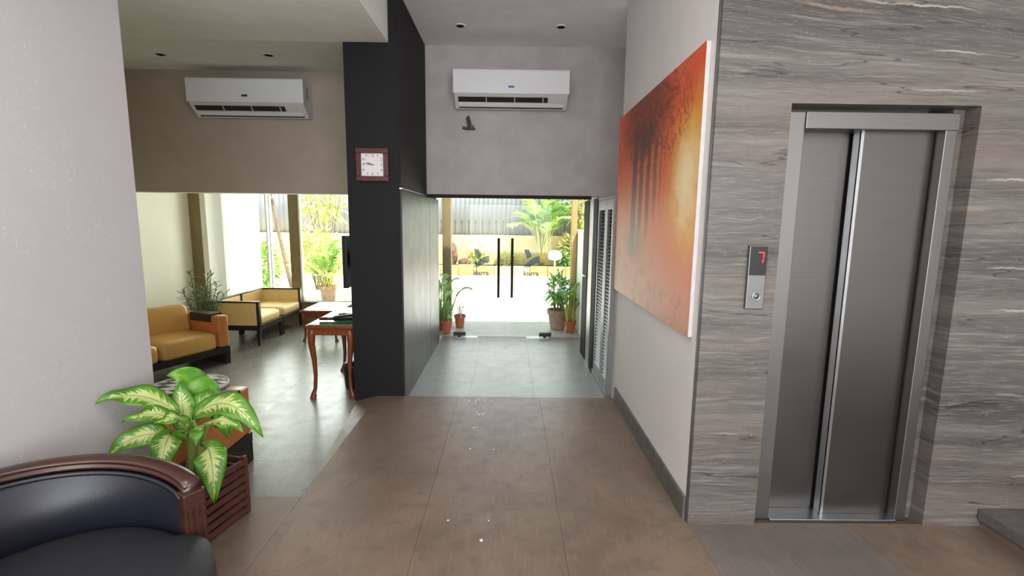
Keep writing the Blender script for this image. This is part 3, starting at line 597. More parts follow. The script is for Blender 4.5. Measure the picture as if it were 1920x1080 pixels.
# ================================================================== FURNITURE HELPERS
def cushion(x0, x1, y0, y1, z0, z1, puff=.02, n=8):
    """soft box: rounded with a domed top"""
    m = MB(); cx_, cy_ = (x0+x1)/2, (y0+y1)/2; a, b = (x1-x0)/2, (y1-y0)/2; h = z1-z0
    def pr(t): return math.copysign(abs(t)**.55, t)
    rings = 8; vs = []; seg = 32
    prof = [(.0, 0), (.95, 0), (1.0, .15), (1.0, .62), (.975, .86), (.88, 1.0), (.6, 1.0+.5*puff/h), (.3, 1+puff/h*.9), (.0, 1+puff/h)]
    pts = []
    for k in range(seg):
        t_ = 2*PI*k/seg; cxs, sys_ = math.cos(t_), math.sin(t_); e = .22
        pts.append((math.copysign(abs(cxs)**e, cxs), math.copysign(abs(sys_)**e, sys_)))
    for r, z in prof:
        for (u, v) in pts:
            q = max(r, .001); vs.append((cx_+u*(a*q if q < .9 else a-(1-q)*.16), cy_+v*(b*q if q < .9 else b-(1-q)*.16), z0+z*h))
    fs = []
    for i in range(len(prof)-1):
        for k in range(seg): fs.append((i*seg+k, i*seg+(k+1) % seg, (i+1)*seg+(k+1) % seg, (i+1)*seg+k))
    return m.add(vs, fs)

# ================================================================== TAN SOFA AND ARMCHAIR
so = thing('sofa', 'tan leather sofa with black plinth along the cream lounge wall', 'sofa', (-3.144, 5.319, ZL), math.atan2(-.918, -.398))
# local x runs along the front (far -> near), local y points to the front of the seat
def tan_seating(t, wid, dep, seats, arm, tray_y, skin='tan', inner='tan_red', back_h=.66, arm_h=.555):
    fr = MB().box(0, wid, -dep, 0, .13, .20); obj('frame_rail', fr, 'black_wood', t, bevel=.004)
    for a, b in ((0, .05), (wid-.05, wid)): obj('side_base', bx(a, b, -dep, -.005, 0, .13), 'black_wood', t, bevel=.003)
    for a, b in ((0, arm), (wid-arm, wid)):
        ar = obj('armrest', bx(a, b, -dep+.02, 0, .2, arm_h), inner, t, bevel=.022)
        obj('tray', MB().box(a-.012, b+.012, tray_y[0], tray_y[1], arm_h-.002, arm_h+.018).box(a-.014, a-.002, tray_y[0], tray_y[1], arm_h-.075, arm_h+.016).box(b+.002, b+.014, tray_y[0], tray_y[1], arm_h-.075, arm_h+.016), 'black_wood', ar, bevel=.003, label='black wooden arm tray')
    sw_ = (wid-2*arm)/seats
    for k in range(seats):
        obj('seat_cushion', cushion(arm+k*sw_+.003, arm+(k+1)*sw_-.003, -dep+.14, -.005, .2, .375, .015), skin, t, smooth=True)
        m = Matrix.Translation((0, -dep+.17, .36))@Matrix.Rotation(R(8), 4, 'X')
        bk = cushion(arm+k*sw_+.003, arm+(k+1)*sw_-.003, -.075, .055, -.03, back_h-.36, .01); bk.v = [tuple(m@Vector(p)) for p in bk.v]
        obj('back_cushion', bk, skin, t, smooth=True)
    obj('back_frame', bx(0.01, wid-.01, -dep, -dep+.09, .2, back_h-.10), inner, t, bevel=.02)
tan_seating(so, 1.45, .69, 2, .115, (-.46, -.12))
ac = thing('armchair', 'orange tan leather armchair with black arm tray behind the leafy planter', 'armchair', (-2.515, 3.12, ZL))
tan_seating(ac, .78, .62, 1, .135, (-.43, -.13), 'tan_red', 'tan_red', .60, .525)

# ================================================================== CORNER CHAIRS
def corner_chair(label, loc, far):
    t = thing('corner_chair', label, 'chair', loc, group='mustard corner chairs by the window')
    wx, wy = .62, .63      # local x 0 = back (left) .. wx front ; y 0 near .. wy far
    s0 = .25
    obj('seat_cushion', cushion(.05, wx-.01, .012, wy-.012, s0+.02, .385, .012), 'mustard', t, smooth=True)
    fr = MB().box(0, wx, 0, wy, s0-.045, s0+.02); obj('seat_frame', fr, 'black_wood', t, bevel=.003)
    obj('backrest', bx(.012, .055, .02, wy-.02, s0+.02, .565), 'mustard', t, bevel=.012)
    bf = MB().box(0, .05, 0, wy, .56, .58).box(0, .05, 0, .022, s0, .575).box(0, .05, wy-.022, wy, s0, .575); obj('back_frame', bf, 'black_wood', t, bevel=.002)
    ya, yb = (wy-.05, wy) if far else (0, .05)
    obj('side_panel', bx(.02, wx-.03, ya+.004, yb-.004, s0-.04, .562), 'mustard', t, bevel=.010)
    sf = MB().box(0, wx, ya, yb, .56, .58).box(wx-.035, wx, ya, yb, s0, .575); obj('side_frame', sf, 'black_wood', t, bevel=.002)
    for x in (.025, wx-.025):
        for y in (.025, wy-.025): obj('leg', MB().frustum((x, y, 0), .014, .014, (x, y, s0-.04), .022, .022), 'black_wood', t)
corner_chair('mustard corner chair with black frame, the one nearer the tan sofa', (-3.79, 6.03, ZL), False)
corner_chair('mustard corner chair with black frame, the one against the window sill', (-3.79, 6.675, ZL), True)

# ================================================================== TABLES
def cab_table(name, label, loc, wx, wy, h, legs):
    t = thing(name, label, 'table', loc)
    tp = obj('table_top', bx(-.02, wx+.02, -.02, wy+.02, h-.028, h), 'teak', t, bevel=.006)
    obj('glass_top', bx(.0, wx-.0, .0, wy-.0, h-.002, h+.006), 'green_glass', tp, bevel=.002)
    obj('apron', MB().box(0.01, wx-.01, .01, .03, h-.095, h-.028).box(.01, wx-.01, wy-.03, wy-.01, h-.095, h-.028).box(.01, .03, .01, wy-.01, h-.095, h-.028).box(wx-.03, wx-.01, .01, wy-.01, h-.095, h-.028), 'teak', t, bevel=.003)
    for sx_ in (0, 1):
        for sy_ in (0, 1):
            bx_, by_ = (.03, wx-.03)[sx_], (.03, wy-.03)[sy_]; dx, dy = (-1, 1)[sx_], (-1, 1)[sy_]
            pr = [(0.0, .0, .028), (.016, .02, .032), (.012, .05, .022), (.0, .13, .017), (-.006, .32, .018), (-.002, .55, .023), (.010, .78, .031), (.008, .92, .036), (.0, 1.0, .034)]
            hh = h-.03
            obj('leg', MB().tube([(bx_+dx*o*hh/.65*1.4, by_+dy*o*.5*hh/.65, z*hh) for o, z, r in pr], [r*(.62+.38*hh/.65) for o, z, r in pr], 10), 'teak', t, smooth=True)
cab_table('console_table', 'reddish wooden table with curved legs and green glass top beside the black pillar', (-1.80, 4.24, ZL), .39, .86, .69, 4)
cab_table('side_table', 'smaller low wooden table with curved legs and green glass top near the window', (-2.75, 6.29, ZL), .47, .64, .42, 4)
# umbrella on the console table
um = thing('umbrella', 'folded black umbrella with brown handle lying on the green glass table', 'umbrella', (-1.62, 4.40, .648), R(4))
obj('canopy', MB().tube([(.0, 0, .024), (.03, 0, .026), (.16, .01, .034), (.22, .012, .03)], [.016, .024, .030, .02], 10), 'black', um, smooth=True)
hd = obj('handle', MB().tube([(-.135, 0, .018), (-.13, 0, .02), (-.06, 0, .02), (-.012, 0, .02)], [.008, .014, .016, .012], 10), 'mahogany', um, smooth=True)
obj('collar', MB().tube([(-.015, 0, .022), (.004, 0, .022)], .017, 10), 'black', um)
for k, (a, b) in enumerate((((.03, .10, .02), (.20, .14, .022)), ((.04, .17, .02), (.2, .16, .02)))):
    t = thing('hand_tool', ('black handled tool lying next to the folded umbrella', 'black handled tool lying farthest behind the folded umbrella')[k], 'tool', (-1.64, 4.42+.03*k, .648))
    obj('shaft', MB().tube([a, b], [.010, .012], 8), 'black', t, smooth=True); obj('grip', MB().tube([Vector(a)+Vector((-.05, -.012, -.004)), Vector(a)+Vector((.01, 0, 0))], [.012, .013], 8), 'black_matt', t, smooth=True)
# TV and bag
tv = thing('television', 'flat black television hung on the lounge side of the black pillar', 'television', (-1.385, 4.88, 1.19))
obj('screen_housing', bx(-.16, -.115, -.42, .42, -.245, .245), 'black', tv, bevel=.006); obj('screen', bx(-.1625, -.159, -.405, .405, -.23, .23), 'black', tv); obj('wall_bracket', MB().box(-.116, 0, -.06, .06, -.08, .08), 'black_matt', tv)
bg_ = thing('waste_bin', 'black rounded bin on the floor at the foot of the black pillar', 'bin', (-1.50, 4.57, ZL))
obj('bin_body', MB().lathe([(.085, 0), (.092, .01), (.108, .20), (.108, .21)], 24), 'black', bg_, smooth=True); obj('bin_lid', MB().lathe([(.111, .205), (.111, .222), (.095, .25), (.05, .268), (.0, .272)], 24), 'black', bg_, smooth=True)

# ================================================================== POUF
pf = thing('pouf', 'round pouf with black and white harlequin pattern between sofa and armchair', 'pouf', (-2.39, 3.47, ZL))
obj('pouf_body', MB().lathe([(.25, 0), (.27, .02), (.275, .2), (.27, .36), (.262, .385)], 40), 'harlequin', pf, smooth=True); obj('pouf_top', MB().lathe([(.262, .384), (.25, .392), (.18, .397), (.0, .4)], 40), 'harlequin', pf, smooth=True)
tr_ = MB(); ring = [(Vector((.262*math.cos(a), .262*math.sin(a), .388)), Vector((math.cos(a), math.sin(a), 0)), Vector((0, 0, 1))) for a in [2*PI*k/40 for k in range(41)]]
tr_.sweep(ring, [(.010*math.cos(q), .010*math.sin(q)) for q in [2*PI*k/6 for k in range(6)]], False); obj('piping', tr_, 'offwhite', pf, smooth=True)

# ================================================================== TUB CHAIR
tc = thing('tub_chair', 'black leather tub chair with carved mahogany rail in the foreground', 'chair', (-1.415, 1.325, 0), R(-8))
A0, A1 = R(66), R(294)
def zr(a):      # rail height by angle
    k = (a-A0)/(A1-A0); s_ = math.sin(PI*k); return .610+.112*min(1, s_)**.8
def rr(a): return .44
N = 48; angs = [A0+(A1-A0)*k/N for k in range(N+1)]
sect = [(-.040, -.030), (-.043, -.012), (-.034, -.006), (-.034, .004), (-.040, .010), (-.036, .022), (-.016, .032), (.012, .034), (.034, .026), (.042, .008), (.040, -.018), (.030, -.034), (0, -.038)]
sect = [(a*.82, b*.62-.006) for a, b in sect]
path = [(Vector((rr(a)*math.cos(a), rr(a)*math.sin(a), zr(a)-.016)), Vector((math.cos(a), math.sin(a), 0)), Vector((0, 0, 1))) for a in angs]
obj('top_rail', MB().sweep(path, sect), 'mahogany', tc, smooth=True)
bd = [(Vector(((rr(a)-.043)*math.cos(a), (rr(a)-.043)*math.sin(a), zr(a)-.050)), Vector((math.cos(a), math.sin(a), 0)), Vector((0, 0, 1))) for a in angs]
obj('back_piping', MB().sweep(bd, [(.009*math.cos(q), .009*math.sin(q)) for q in [2*PI*k/8 for k in range(8)]]), 'navy_leather', tc, smooth=True)
def inner(u, v):
    a = A0+(A1-A0)*u; zt = zr(a)-.046; z = .36+(zt-.36)*v
    r = .395+.012*v-.045*math.sin(PI*min(1, max(0, v)))*math.sin(PI*min(1, max(.0, u*1.0)))**.35
    return (r*math.cos(a), r*math.sin(a), z)
obj('backrest', MB().grid(inner, 64, 14), 'navy_leather', tc, smooth=True)
def outer(u, v):
    a = A0+(A1-A0)*u; zt = zr(a)-.035; z = .26+(zt-.26)*v; r = .425+.012*math.sin(PI*v); return (r*math.cos(a), r*math.sin(a), z)
obj('back_shell', MB().grid(outer, 64, 8), 'navy_leather', tc, smooth=True)
for a in (A0, A1):
    s_ = 1 if a == A0 else -1
    m = Matrix.Rotation(a, 4, 'Z'); t_ = -s_*.001
    po = MB().box(.392, .470, -.028, .028, .20, zr(a)-.03, m)
    p_ = obj('arm_post', po, 'mahogany', tc, bevel=.006)
    for k in range(3): obj('flute', MB().box(.405+k*.022, .417+k*.022, (-.033 if s_ > 0 else .027), (-.027 if s_ > 0 else .033), .22, zr(a)-.09, m), 'mahogany', p_, bevel=.002)
    for k in range(2): obj('flute', MB().box(.390, .394, -.016+k*.022, -.006+k*.022, .44, zr(a)-.1, m), 'mahogany', p_)
def seat_r(a):
    a = (a+PI) % (2*PI)-PI; f = max(0, math.cos(a))
    return .392+.055*min(1, f*1.8) if abs(a) < R(66) else .392
def seat_mesh(prof):
    m = MB(); n = 64; vs = []
    for off, z in prof:
        for k in range(n):
            a = 2*PI*k/n; r = max(.001, seat_r(a)*off[0]+off[1]); vs.append((r*math.cos(a), r*math.sin(a), z))
    fs = [(i*n+k, i*n+(k+1) % n, (i+1)*n+(k+1) % n, (i+1)*n+k) for i in range(len(prof)-1) for k in range(n)]
    return m.add(vs, fs+[tuple(range(n))[::-1]])
obj('seat', seat_mesh([((1, -.02), .30), ((1, .0), .315), ((1, .006), .355), ((1, .0), .400), ((1, -.03), .428), ((.8, 0), .443), ((.5, 0), .452), ((.0, 0), .455)]), 'charcoal', tc, smooth=True)
obj('apron', seat_mesh([((1, -.03), .225), ((1, .008), .225), ((1, .012), .30), ((1, -.05), .30)]), 'mahogany', tc, smooth=True)
for a in (35, -35, 145, -145):
    a = R(a); obj('leg', MB().frustum((.40*math.cos(a), .40*math.sin(a), 0), .016, .016, (.37*math.cos(a), .37*math.sin(a), .26), .026, .026), 'mahogany', tc, bevel=.003)

# ================================================================== PLANTER AND DIEFFENBACHIA
pl = thing('planter_box', 'brown wooden slatted planter crate beside the tub chair', 'planter', (-1.577, 2.341, 0), R(-13.9))
hw = .148; ph_ = .325
for i in (-1, 1):
    for j in (-1, 1): obj('corner_post', bx(min(i*hw, i*(hw-.022)), max(i*hw, i*(hw-.022)), min(j*hw, j*(hw-.022)), max(j*hw, j*(hw-.022)), 0, ph_), 'planter_wood', pl, bevel=.002)
ns = 7; pitch = (ph_-.01)/ns
for k in range(ns):
    z0_ = .012+k*pitch; z1_ = z0_+pitch-.014
    for i in (-1, 1):
        obj('slat', bx(-hw+.02, hw-.02, *(sorted((i*(hw-.002), i*(hw-.016)))), z0_, z1_), 'planter_wood', pl, bevel=.002)
        obj('slat', bx(*(sorted((i*(hw+.002), i*(hw-.014)))), -hw+.02, hw-.02, z0_, z1_), 'planter_wood', pl, bevel=.002)
obj('inner_pot', MB().lathe([(.10, .02), (.118, .25), (.118, .27), (.108, .27), (.105, .25)], 24), 'black_matt', pl, smooth=True); obj('soil', MB().lathe([(.11, .24), (.11, .255), (.0, .262)], 24), 'soil', pl)
df = thing('dieffenbachia', 'variegated green and cream dieffenbachia growing in the slatted planter', 'potted plant', (-1.577, 2.341, .26))
PO = Vector((-1.577, 2.341, .26))
def leaf_mesh(base, ctrl, tip, width, hint, fold=.25, wave=.012, nu=8, nv=16, peak=.42):
    base, ctrl, tip, hint = Vector(base), Vector(ctrl), Vector(tip), Vector(hint).normalized()
    ph = random.random()*6
    def sp(v): return (1-v)**2*base+2*v*(1-v)*ctrl+v*v*tip
    def fn(u, v):
        p = sp(v); t = (sp(min(1, v+.01))-sp(max(0, v-.01))).normalized(); s_ = t.cross(hint)
        if s_.length < .05: s_ = t.orthogonal()
        s_.normalize(); n_ = s_.cross(t).normalized(); x = 2*u-1
        w_ = width*.5*(math.sin(PI*min(1, max(0, v))**(.78))**.85 if 0 < v < 1 else .02)
        return p+s_*x*w_+n_*(fold*abs(x)*w_ + wave*math.sin(v*14+ph)*abs(x)-.15*w_*x*x)
    return MB().grid(fn, nu, nv, uv=True)

def add_leaf(base, ctrl, tip, width, hint, mat='variegated', nm='leaf', stalk=None, **kw):
    m = leaf_mesh(Vector(base)-PO, Vector(ctrl)-PO, Vector(tip)-PO, width, hint, **kw)
    o = obj(nm, m, mat, df, smooth=True, norm=False, solid=.0012)
    if stalk is not None:
        a = Vector(stalk)-PO; b = Vector(base)-PO; md_ = (a+b)/2+Vector((0, 0, .03))
        obj('leaf_stalk', MB().tube([a, (a*.6+b*.4)+Vector((0, 0, .02)), md_*.4+b*.6, b+(Vector(ctrl)-Vector(base))*.06], [.010, .008, .006, .004], 7), 'stalk', o, smooth=True)
S1 = (-1.612, 2.32, .50); S2 = (-1.53, 2.29, .46); UPV = (0, 0, 1); CAMV = (.5, -.8, .35)
add_leaf((-1.638, 2.30, .622), (-1.775, 2.24, .795), (-1.872, 2.10, .750), .125, (.15, -.55, .8), stalk=S1)
add_leaf((-1.624, 2.26, .584), (-1.695, 2.22, .700), (-1.800, 2.15, .636), .085, (.2, -.6, .75), stalk=S1)
add_leaf((-1.635, 2.24, .515), (-1.735, 2.16, .632), (-1.835, 2.07, .490), .115, (.25, -.7, .65), stalk=S1)
add_leaf((-1.628, 2.22, .545), (-1.590, 2.13, .590), (-1.584, 2.06, .405), .122, CAMV, stalk=S1)
add_leaf((-1.675, 2.42, .52), (-1.615, 2.50, .80), (-1.757, 2.40, .782), .155, (.45, -.85, .2), 'leaf_plain', stalk=(-1.62, 2.34, .45))
add_leaf((-1.640, 2.40, .52), (-1.650, 2.46, .77), (-1.515, 2.44, .705), .150, (.4, -.9, .2), 'leaf_plain', stalk=(-1.61, 2.34, .45))
add_leaf((-1.620, 2.32, .500), (-1.650, 2.34, .640), (-1.670, 2.37, .760), .125, (.45, -.9, .1), stalk=S1)
add_leaf((-1.627, 2.36, .540), (-1.580, 2.39, .690), (-1.455, 2.38, .690), .110, (.3, -.8, .55), stalk=S1)
add_leaf((-1.575, 2.30, .590), (-1.352, 2.25, .815), (-1.164, 2.18, .555), .135, (.25, -.65, .75), stalk=S2)
add_leaf((-1.548, 2.42, .545), (-1.495, 2.45, .560), (-1.478, 2.42, .430), .100, (.5, -.85, .2), 'leaf_plain', stalk=S2)
add_leaf((-1.465, 2.22, .480), (-1.350, 2.09, .560), (-1.335, 2.05, .298), .135, CAMV, stalk=S2)
add_leaf((-1.545, 2.24, .600), (-1.553, 2.16, .690), (-1.612, 2.10, .650), .085, (.1, -.5, .85), stalk=S1)
add_leaf((-1.47, 2.22, .600), (-1.33, 2.17, .675), (-1.225, 2.13, .605), .070, (.2, -.5, .85), stalk=S2)
add_leaf((-1.56, 2.30, .52), (-1.52, 2.25, .59), (-1.50, 2.20, .50), .075, CAMV, 'leaf_plain', stalk=S2)
add_leaf((-1.60, 2.26, .50), (-1.60, 2.20, .56), (-1.62, 2.17, .47), .07, CAMV, 'leaf_plain', stalk=S1)
for pts, rd in (([(-1.63, 2.335, .25), (-1.612, 2.33, .36), (-1.609, 2.32, .46), (-1.613, 2.32, .56)], [.021, .020, .018, .012]), ([(-1.575, 2.32, .25), (-1.56, 2.31, .36), (-1.538, 2.295, .46), (-1.52, 2.275, .56)], [.018, .017, .015, .010])):
    s_ = obj('stem', MB().tube([Vector(p)-PO for p in pts], rd, 10), 'stalk', df, smooth=True)
    for k in range(3): obj('stem_ring', MB().tube([Vector(pts[0])-PO+Vector((.003*k, 0, .05+.022*k)), Vector(pts[0])-PO+Vector((.003*k, 0, .058+.022*k))], rd[0]+.003, 10), 'bark', s_)

# ================================================================== GENERIC PLANTS
def blade(m, p, d, ln, wd, droop=.3):
    """one narrow leaf of 3 quads"""
    d = Vector(d).normalized(); s_ = d.cross(Vector((random.uniform(-.4, .4), random.uniform(-.4, .4), 1)))
    if s_.length < .05: s_ = Vector((1, 0, 0))
    s_.normalize(); p = Vector(p); pts = []
    for k, w_ in ((0, .15), (.35, 1), (.7, .8), (1, .03)):
        q = p+d*ln*k+Vector((0, 0, -droop*ln*k*k)); pts += [q-s_*wd*.5*w_, q+s_*wd*.5*w_]
    m.add(pts, [(0, 1, 3, 2), (2, 3, 5, 4), (4, 5, 7, 6)])
def frond(m, st_, base, dirv, ln, leaflet, wd, droop, pairs=16):
    d = Vector(dirv).normalized(); base = Vector(base); hz = Vector((d.x, d.y, 0))
    hz = hz.normalized() if hz.length > .01 else Vector((1, 0, 0))
    def pos(k): return base+d*ln*k+hz*droop*ln*.35*k*k+Vector((0, 0, -droop*ln*k*k))
    st_.tube([pos(k/6) for k in range(7)], [.012*(1-k/7)+.003 for k in range(7)], 5)
    for i in range(pairs):
        k = .22+.78*i/(pairs-1); p = pos(k); t = (pos(min(1, k+.02))-pos(k-.02)).normalized(); s_ = t.cross(Vector((0, 0, 1)))
        if s_.length < .05: s_ = Vector((1, 0, 0))
        s_.normalize(); l_ = leaflet*(math.sin(PI*(.12+.85*k))**.7+.15)
        for sg_ in (-1, 1): blade(m, p, s_*sg_*.8+t*.75+Vector((0, 0, .25+random.uniform(-.15, .15))), l_*random.uniform(.85, 1.1), wd, .45)
def palm(name, label, loc, h, n, ln, leaflet, wd, leaf, spread=.5, pot=None, cat='palm', pairs=14, group=None):
    t = thing(name, label, cat, loc, group=group); m = MB(); st_ = MB()
    for k in range(n):
        a = 2*PI*k/n*2.4+random.uniform(-.3, .3); tilt = random.uniform(.12, 1)*spread
        d = (math.cos(a)*tilt, math.sin(a)*tilt, 1); b = Vector((random.uniform(-.06, .06), random.uniform(-.06, .06), h*random.uniform(.0, .12)))
        hh = h*random.uniform(.25, .62); top = b+Vector(d).normalized()*hh
        st_.tube([b, (b+top)/2, top], [.014*h+.004, .011*h+.004, .008], 5); frond(m, st_, top, (d[0]*1.6, d[1]*1.6, 1), ln*random.uniform(.75, 1.1), leaflet, wd, random.uniform(.25, .6), pairs)
    obj('foliage', m, leaf, t, norm=False, stuff=True); obj('stems', st_, 'cane', t, smooth=True, stuff=True)
    if pot: make_pot(t, *pot)
    return t
def make_pot(t, r, h, mat, dz=0):
    obj('pot', MB().lathe([(r*.7, dz), (r*.95, dz+h*.78), (r*1.08, dz+h*.79), (r*1.08, dz+h), (r*.95, dz+h), (r*.9, dz+h*.85)], 24), mat, t, smooth=False); obj('soil', MB().lathe([(r*.9, dz+h*.84), (r*.9, dz+h*.88), (0, dz+h*.9)], 20), 'soil', t)
def bush(name, label, loc, rx, ry, rz, n, ln, wd, leaf, cz=None, cat='shrub', stems=7, pot=None, group=None):
    t = thing(name, label, cat, loc, group=group); m = MB(); cz = rz if cz is None else cz
    for k in range(n):
        while True:
            q = Vector((random.uniform(-1, 1), random.uniform(-1, 1), random.uniform(-1, 1)))
            if .25 < q.length < 1: break
        lump = .75+.35*mnoise.noise(q*2.2+Vector(loc)); p = Vector((q.x*rx*lump, q.y*ry*lump, cz+q.z*rz*lump))
        blade(m, p, q+Vector((random.uniform(-.6, .6), random.uniform(-.6, .6), random.uniform(-.2, .8))), ln*random.uniform(.7, 1.2), wd, .3)
    obj('foliage', m, leaf, t, norm=False, stuff=True)
    st_ = MB()
    for k in range(stems):
        a = 2*PI*k/stems; st_.tube([(.02*math.cos(a), .02*math.sin(a), 0), (rx*.35*math.cos(a), ry*.35*math.sin(a), cz*.7), (rx*.6*math.cos(a), ry*.6*math.sin(a), cz+rz*.4)], [.012, .009, .004], 5)
    obj('stems', st_, 'bark', t, stuff=True)
    if pot: make_pot(t, *pot)
    return t
# lounge plant behind the sofa arm: upright stems with whorled narrow leaves
lp = thing('leafy_plant', 'potted plant with narrow dark leaves between tan sofa and corner chair', 'potted plant', (-3.72, 5.78, ZL)); m = MB(); st_ = MB()
random.seed(21)
for k in range(15):
    a = random.uniform(0, 2*PI); rr_ = random.uniform(.05, .34); top = Vector((math.cos(a)*rr_, math.sin(a)*rr_*.55, random.uniform(.62, 1.06)-.25*rr_)); b = Vector((math.cos(a)*.05, math.sin(a)*.05, .28))
    st_.tube([b, b*.5+top*.5+Vector((0, 0, .03)), top], [.008, .006, .003], 5)
    for j in range(26):
        f = .3+.7*j/25; p = b+(top-b)*f; aa = j*2.4+k; blade(m, p, (math.cos(aa), math.sin(aa), random.uniform(.15, .9)+(.8 if j > 22 else 0)), random.uniform(.09, .15), .017, .3)
obj('foliage', m, 'leaf_dark', lp, norm=False, stuff=True); obj('stems', st_, 'bark', lp, stuff=True); make_pot(lp, .13, .29, 'stone_pot')

# ================================================================== OUTSIDE
random.seed(5)
# porch columns, low side wall
struct('porch_column', bx(-1.015, -.885, 7.35, 7.5, ZL, 2.0), 'brown_col', 'brown porch column outside left of the glass doors', 'column', bevel=.004)
struct('porch_column', MB().box(.955, 1.03, 7.35, 7.5, ZL, 2.0), 'ochre_col', 'ochre porch column outside right of the glass doors', 'column', bevel=.004)
struct('wall_porch', bx(1.045, 1.145, 6.75, 7.7, ZL, 1.46), 'outer_white', 'low white side wall outside right of the entrance', 'wall')
struct('wall_outer_left', bx(-4.62, -4.42, 7.58, 8.6, ZL, 3.2), 'outer_white', 'sunlit white side wall seen through the lounge window', 'wall')
by = 15.5
bw = struct('wall_boundary', MB().box(-16, 12, by, by+.25, ZL, 1.10), 'yellow_wall', 'yellow boundary wall across the driveway', 'wall')
sh = MB(); nx = 560; vs = []; x0, x1 = -16, 12
for i in range(nx+1):
    x = x0+(x1-x0)*i/nx; y = by+.30+.022*math.sin(x*2*PI/.15)
    vs += [(x, y, .9), (x, y, 4.2)]
sh.add(vs, [(2*i, 2*i+2, 2*i+3, 2*i+1) for i in range(nx)])
tag(obj('corrugated_fence', sh, 'sheet', smooth=True, norm=False, solid=.004), 'grey corrugated metal sheet fence standing above the yellow boundary wall', 'fence')
rl = thing('spike_railing', 'row of dark iron spikes along the top of the yellow boundary wall', 'railing', (0, by+.1, 1.10)); sm = MB().box(-.014, .014, -.014, .014, 0, .38).frustum((0, 0, .38), .030, .014, (0, 0, .41), .030, .014).frustum((0, 0, .41), .030, .014, (0, 0, .50), .002, .002).mesh('spike'); sm.materials.append(M['iron'])
for k in range(22): obj('spike', sm, None, rl, loc=(-2.4+k*.22, 0, 0))
kb = thing('kerb', 'orange and buff kerb stones edging the planting bed', 'kerb', (0, 14.45, ZL-.015)); x = -9.0; k = 0
kms = []
for mt in ('kerb', 'kerb2'):
    me_ = bx(-.26, .26, -.13, .13, 0, .30).mesh('kerb_stone'); fixn(me_); me_.materials.append(M[mt]); kms.append(me_)
while x < 6: obj('kerb_stone', kms[random.random() < .5], None, kb, loc=(x+.27, random.uniform(-.015, .015), random.uniform(-.03, .01)), rotz=random.uniform(-.03, .03), bevel=.02); x += .535
struct('planting_bed', bx(-9, 6, 14.55, by, ZL-.02, .16), 'soil', 'soil bed behind the kerb stones', 'soil')
# bed plants
palm('areca_palm', 'tall clump of areca palm before the grey metal fence', (1.02, 14.9, .14), 2.5, 46, 1.15, .45, .05, 'leaf_bright', .36, pairs=14)
bush('bed_shrub', 'round light green shrub in the bed seen left of the door handles', (-1.0, 15.0, .14), .34, .26, .36, 420, .16, .05, 'leaf_yellow', .36, group='bed shrubs')
bush('bed_shrub', 'low grassy shrub in the bed seen between the door handles', (-.02, 15.05, .14), .55, .3, .24, 420, .2, .03, 'leaf_yellow', .24, group='bed shrubs')
bush('bed_shrub', 'big yellow green shrub in the bed right of the palm', (2.1, 15.05, .14), .62, .4, .62, 700, .2, .07, 'leaf_yellow', .62, group='bed shrubs')
bush('bed_shrub', 'dark fresh green shrub in the bed at the foot of the big yellow one', (1.75, 14.9, .14), .3, .3, .28, 260, .18, .06, 'leaf_fresh', .28, group='bed shrubs')
bush('bed_shrub', 'loose yellow foliage high behind the right porch column', (2.4, 15.1, 1.2), .7, .3, .8, 500, .22, .08, 'leaf_yellow', .8, group='bed shrubs')
def rock(label, loc, r, seed):
    m = MB(); rnd = Vector((seed, seed*2.1, 0))
    def fn(u, v):
        a, b = u*2*PI, (v-.5)*PI; d = Vector((math.cos(a)*math.cos(b), math.sin(a)*math.cos(b), math.sin(b))); k = 1+.35*mnoise.noise(d*1.7+rnd); return (d.x*r[0]*k, d.y*r[1]*k, r[2]*.8+d.z*r[2]*k)
    tag(obj('garden_rock', m.grid(fn, 16, 10), 'rock', loc=loc), label, 'rock', 'garden rocks')
rock('tall brown rock in the bed at the left of the entrance view', (-1.80, 14.95, .14), (.2, .18, .42), 1.3); rock('small dark rock in the bed beside the light green shrub', (-1.38, 14.8, .14), (.18, .15, .16), 4.7)
gl_ = thing('garden_lamp', 'white globe garden lamp on a thin yellow post by the driveway', 'garden lamp', (1.17, 12.2, ZL))
obj('post', MB().tube([(0, 0, 0), (0, 0, .66)], .022, 10), 'kerb2', gl_, smooth=True); obj('globe', MB().lathe([(.03, .64), (.15, .67), (.18, .74), (.17, .82), (.10, .88), (.02, .9)], 24), 'lamp_white', gl_, smooth=True); obj('base', MB().lathe([(.07, 0), (.07, .02), (.03, .03)], 16), 'kerb2', gl_)
# porch pots
palm('potted_palm', 'green potted palm outside at the foot of the brown porch column', (-.99, 7.0, ZL), .95, 12, .34, .17, .022, 'leaf_fresh', .35, (.11, .22, 'terracotta'), 'potted plant', 12)
bush('potted_plant', 'small terracotta pot with sparse sprigs outside by the brown column', (-.745, 7.28, ZL), .06, .06, .12, 26, .09, .02, 'leaf_yellow', .28, 'potted plant', 4, (.085, .19, 'terracotta'), group='porch pots')
bush('potted_plant', 'leafy shrub in a wide weathered pot outside right of the doors', (.76, 7.25, ZL), .20, .17, .30, 420, .12, .035, 'leaf_fresh', .62, 'potted plant', 8, (.155, .30, 'stone_pot'), group='porch pots')
palm('potted_palm', 'slender green palm in a small terracotta pot outside by the white side wall', (.925, 7.02, ZL), .8, 10, .32, .15, .020, 'leaf_fresh', .2, (.085, .17, 'terracotta'), 'potted plant', 12)
bush('potted_plant', 'low fern in a terracotta pot at the end of the dark panelling', (-.90, 6.86, ZL), .10, .10, .14, 130, .13, .018, 'leaf_fresh', .34, 'potted plant', 4, (.08, .2, 'terracotta'), group='porch pots')
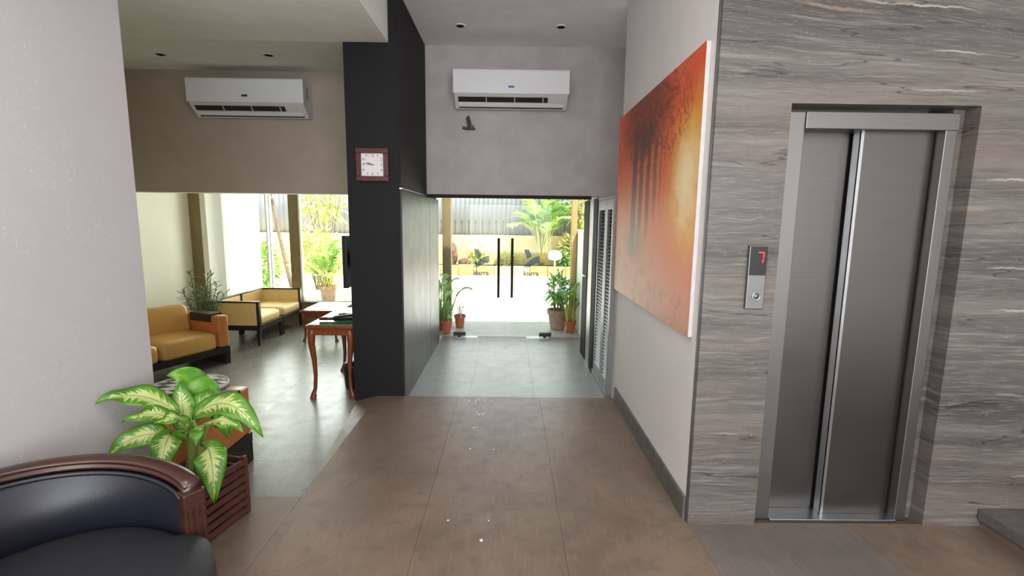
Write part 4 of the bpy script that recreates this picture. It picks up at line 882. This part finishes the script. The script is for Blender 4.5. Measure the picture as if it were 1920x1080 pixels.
# seen through the lounge window
palm('potted_palm', 'bright green palm in a grey pot seen through the lounge window', (-3.55, 9.4, ZL-.015), 1.15, 20, .7, .30, .035, 'leaf_bright', .5, (.16, .34, 'stone_pot'), 'potted plant', 14)
bush('garden_shrub', 'bright green garden shrub seen through the narrow window pane', (-5.25, 10.4, ZL), .34, .34, .6, 420, .2, .06, 'leaf_bright', .62, group='garden shrubs beyond the lounge')
bush('garden_shrub', 'yellow green garden shrub seen left of the window palm', (-4.4, 11.0, ZL), .55, .4, .45, 420, .22, .06, 'leaf_yellow', 1.05, group='garden shrubs beyond the lounge')
bush('garden_shrub', 'pale garden foliage high beyond the wide lounge pane', (-4.8, 12.6, ZL), .8, .5, .7, 420, .25, .08, 'leaf_yellow', 2.1, group='garden shrubs beyond the lounge')
lt = thing('leaning_tree', 'thin leaning grey tree trunk seen through the narrow window pane', 'tree', (-4.45, 9.9, ZL))
obj('trunk', MB().tube([(0, 0, 0), (-.12, 0, .6), (-.25, .05, 1.2), (-.42, .05, 2.2), (-.5, .05, 3.0)], [.045, .04, .035, .03, .025], 8), 'bark', lt, smooth=True)
m = MB(); random.seed(3)
for k in range(160): blade(m, (-.5+random.uniform(-.6, .6), random.uniform(-.5, .5), 3.1+random.uniform(-.3, .5)), (random.uniform(-1, 1), random.uniform(-1, 1), random.uniform(-.3, .8)), .22, .07)
obj('foliage', m, 'leaf_bright', lt, norm=False, stuff=True)

# paint flakes on the floor
m = MB(); random.seed(11)
for cx_, cy_, n_, sp_ in ((-.27, 4.09, 16, .06), (-.22, 3.80, 7, .04), (-.24, 3.55, 2, .02), (-.2, 3.2, 2, .05), (-.1, 2.4, 3, .2)):
    for k in range(n_):
        x, y = cx_+random.gauss(0, sp_), cy_+random.gauss(0, sp_*.5); r = random.uniform(.004, .010); a = random.random()*3
        m.prism([(x+r*math.cos(a+q)*random.uniform(.6, 1.2), y+r*math.sin(a+q)*random.uniform(.6, 1.2)) for q in (0, 1.3, 2.5, 3.8, 5.1)], .0, .0022, 'z')
tag(obj('paint_flakes', m, 'white_line'), 'small white paint flakes scattered on the brown lobby floor', 'debris', kind='stuff')
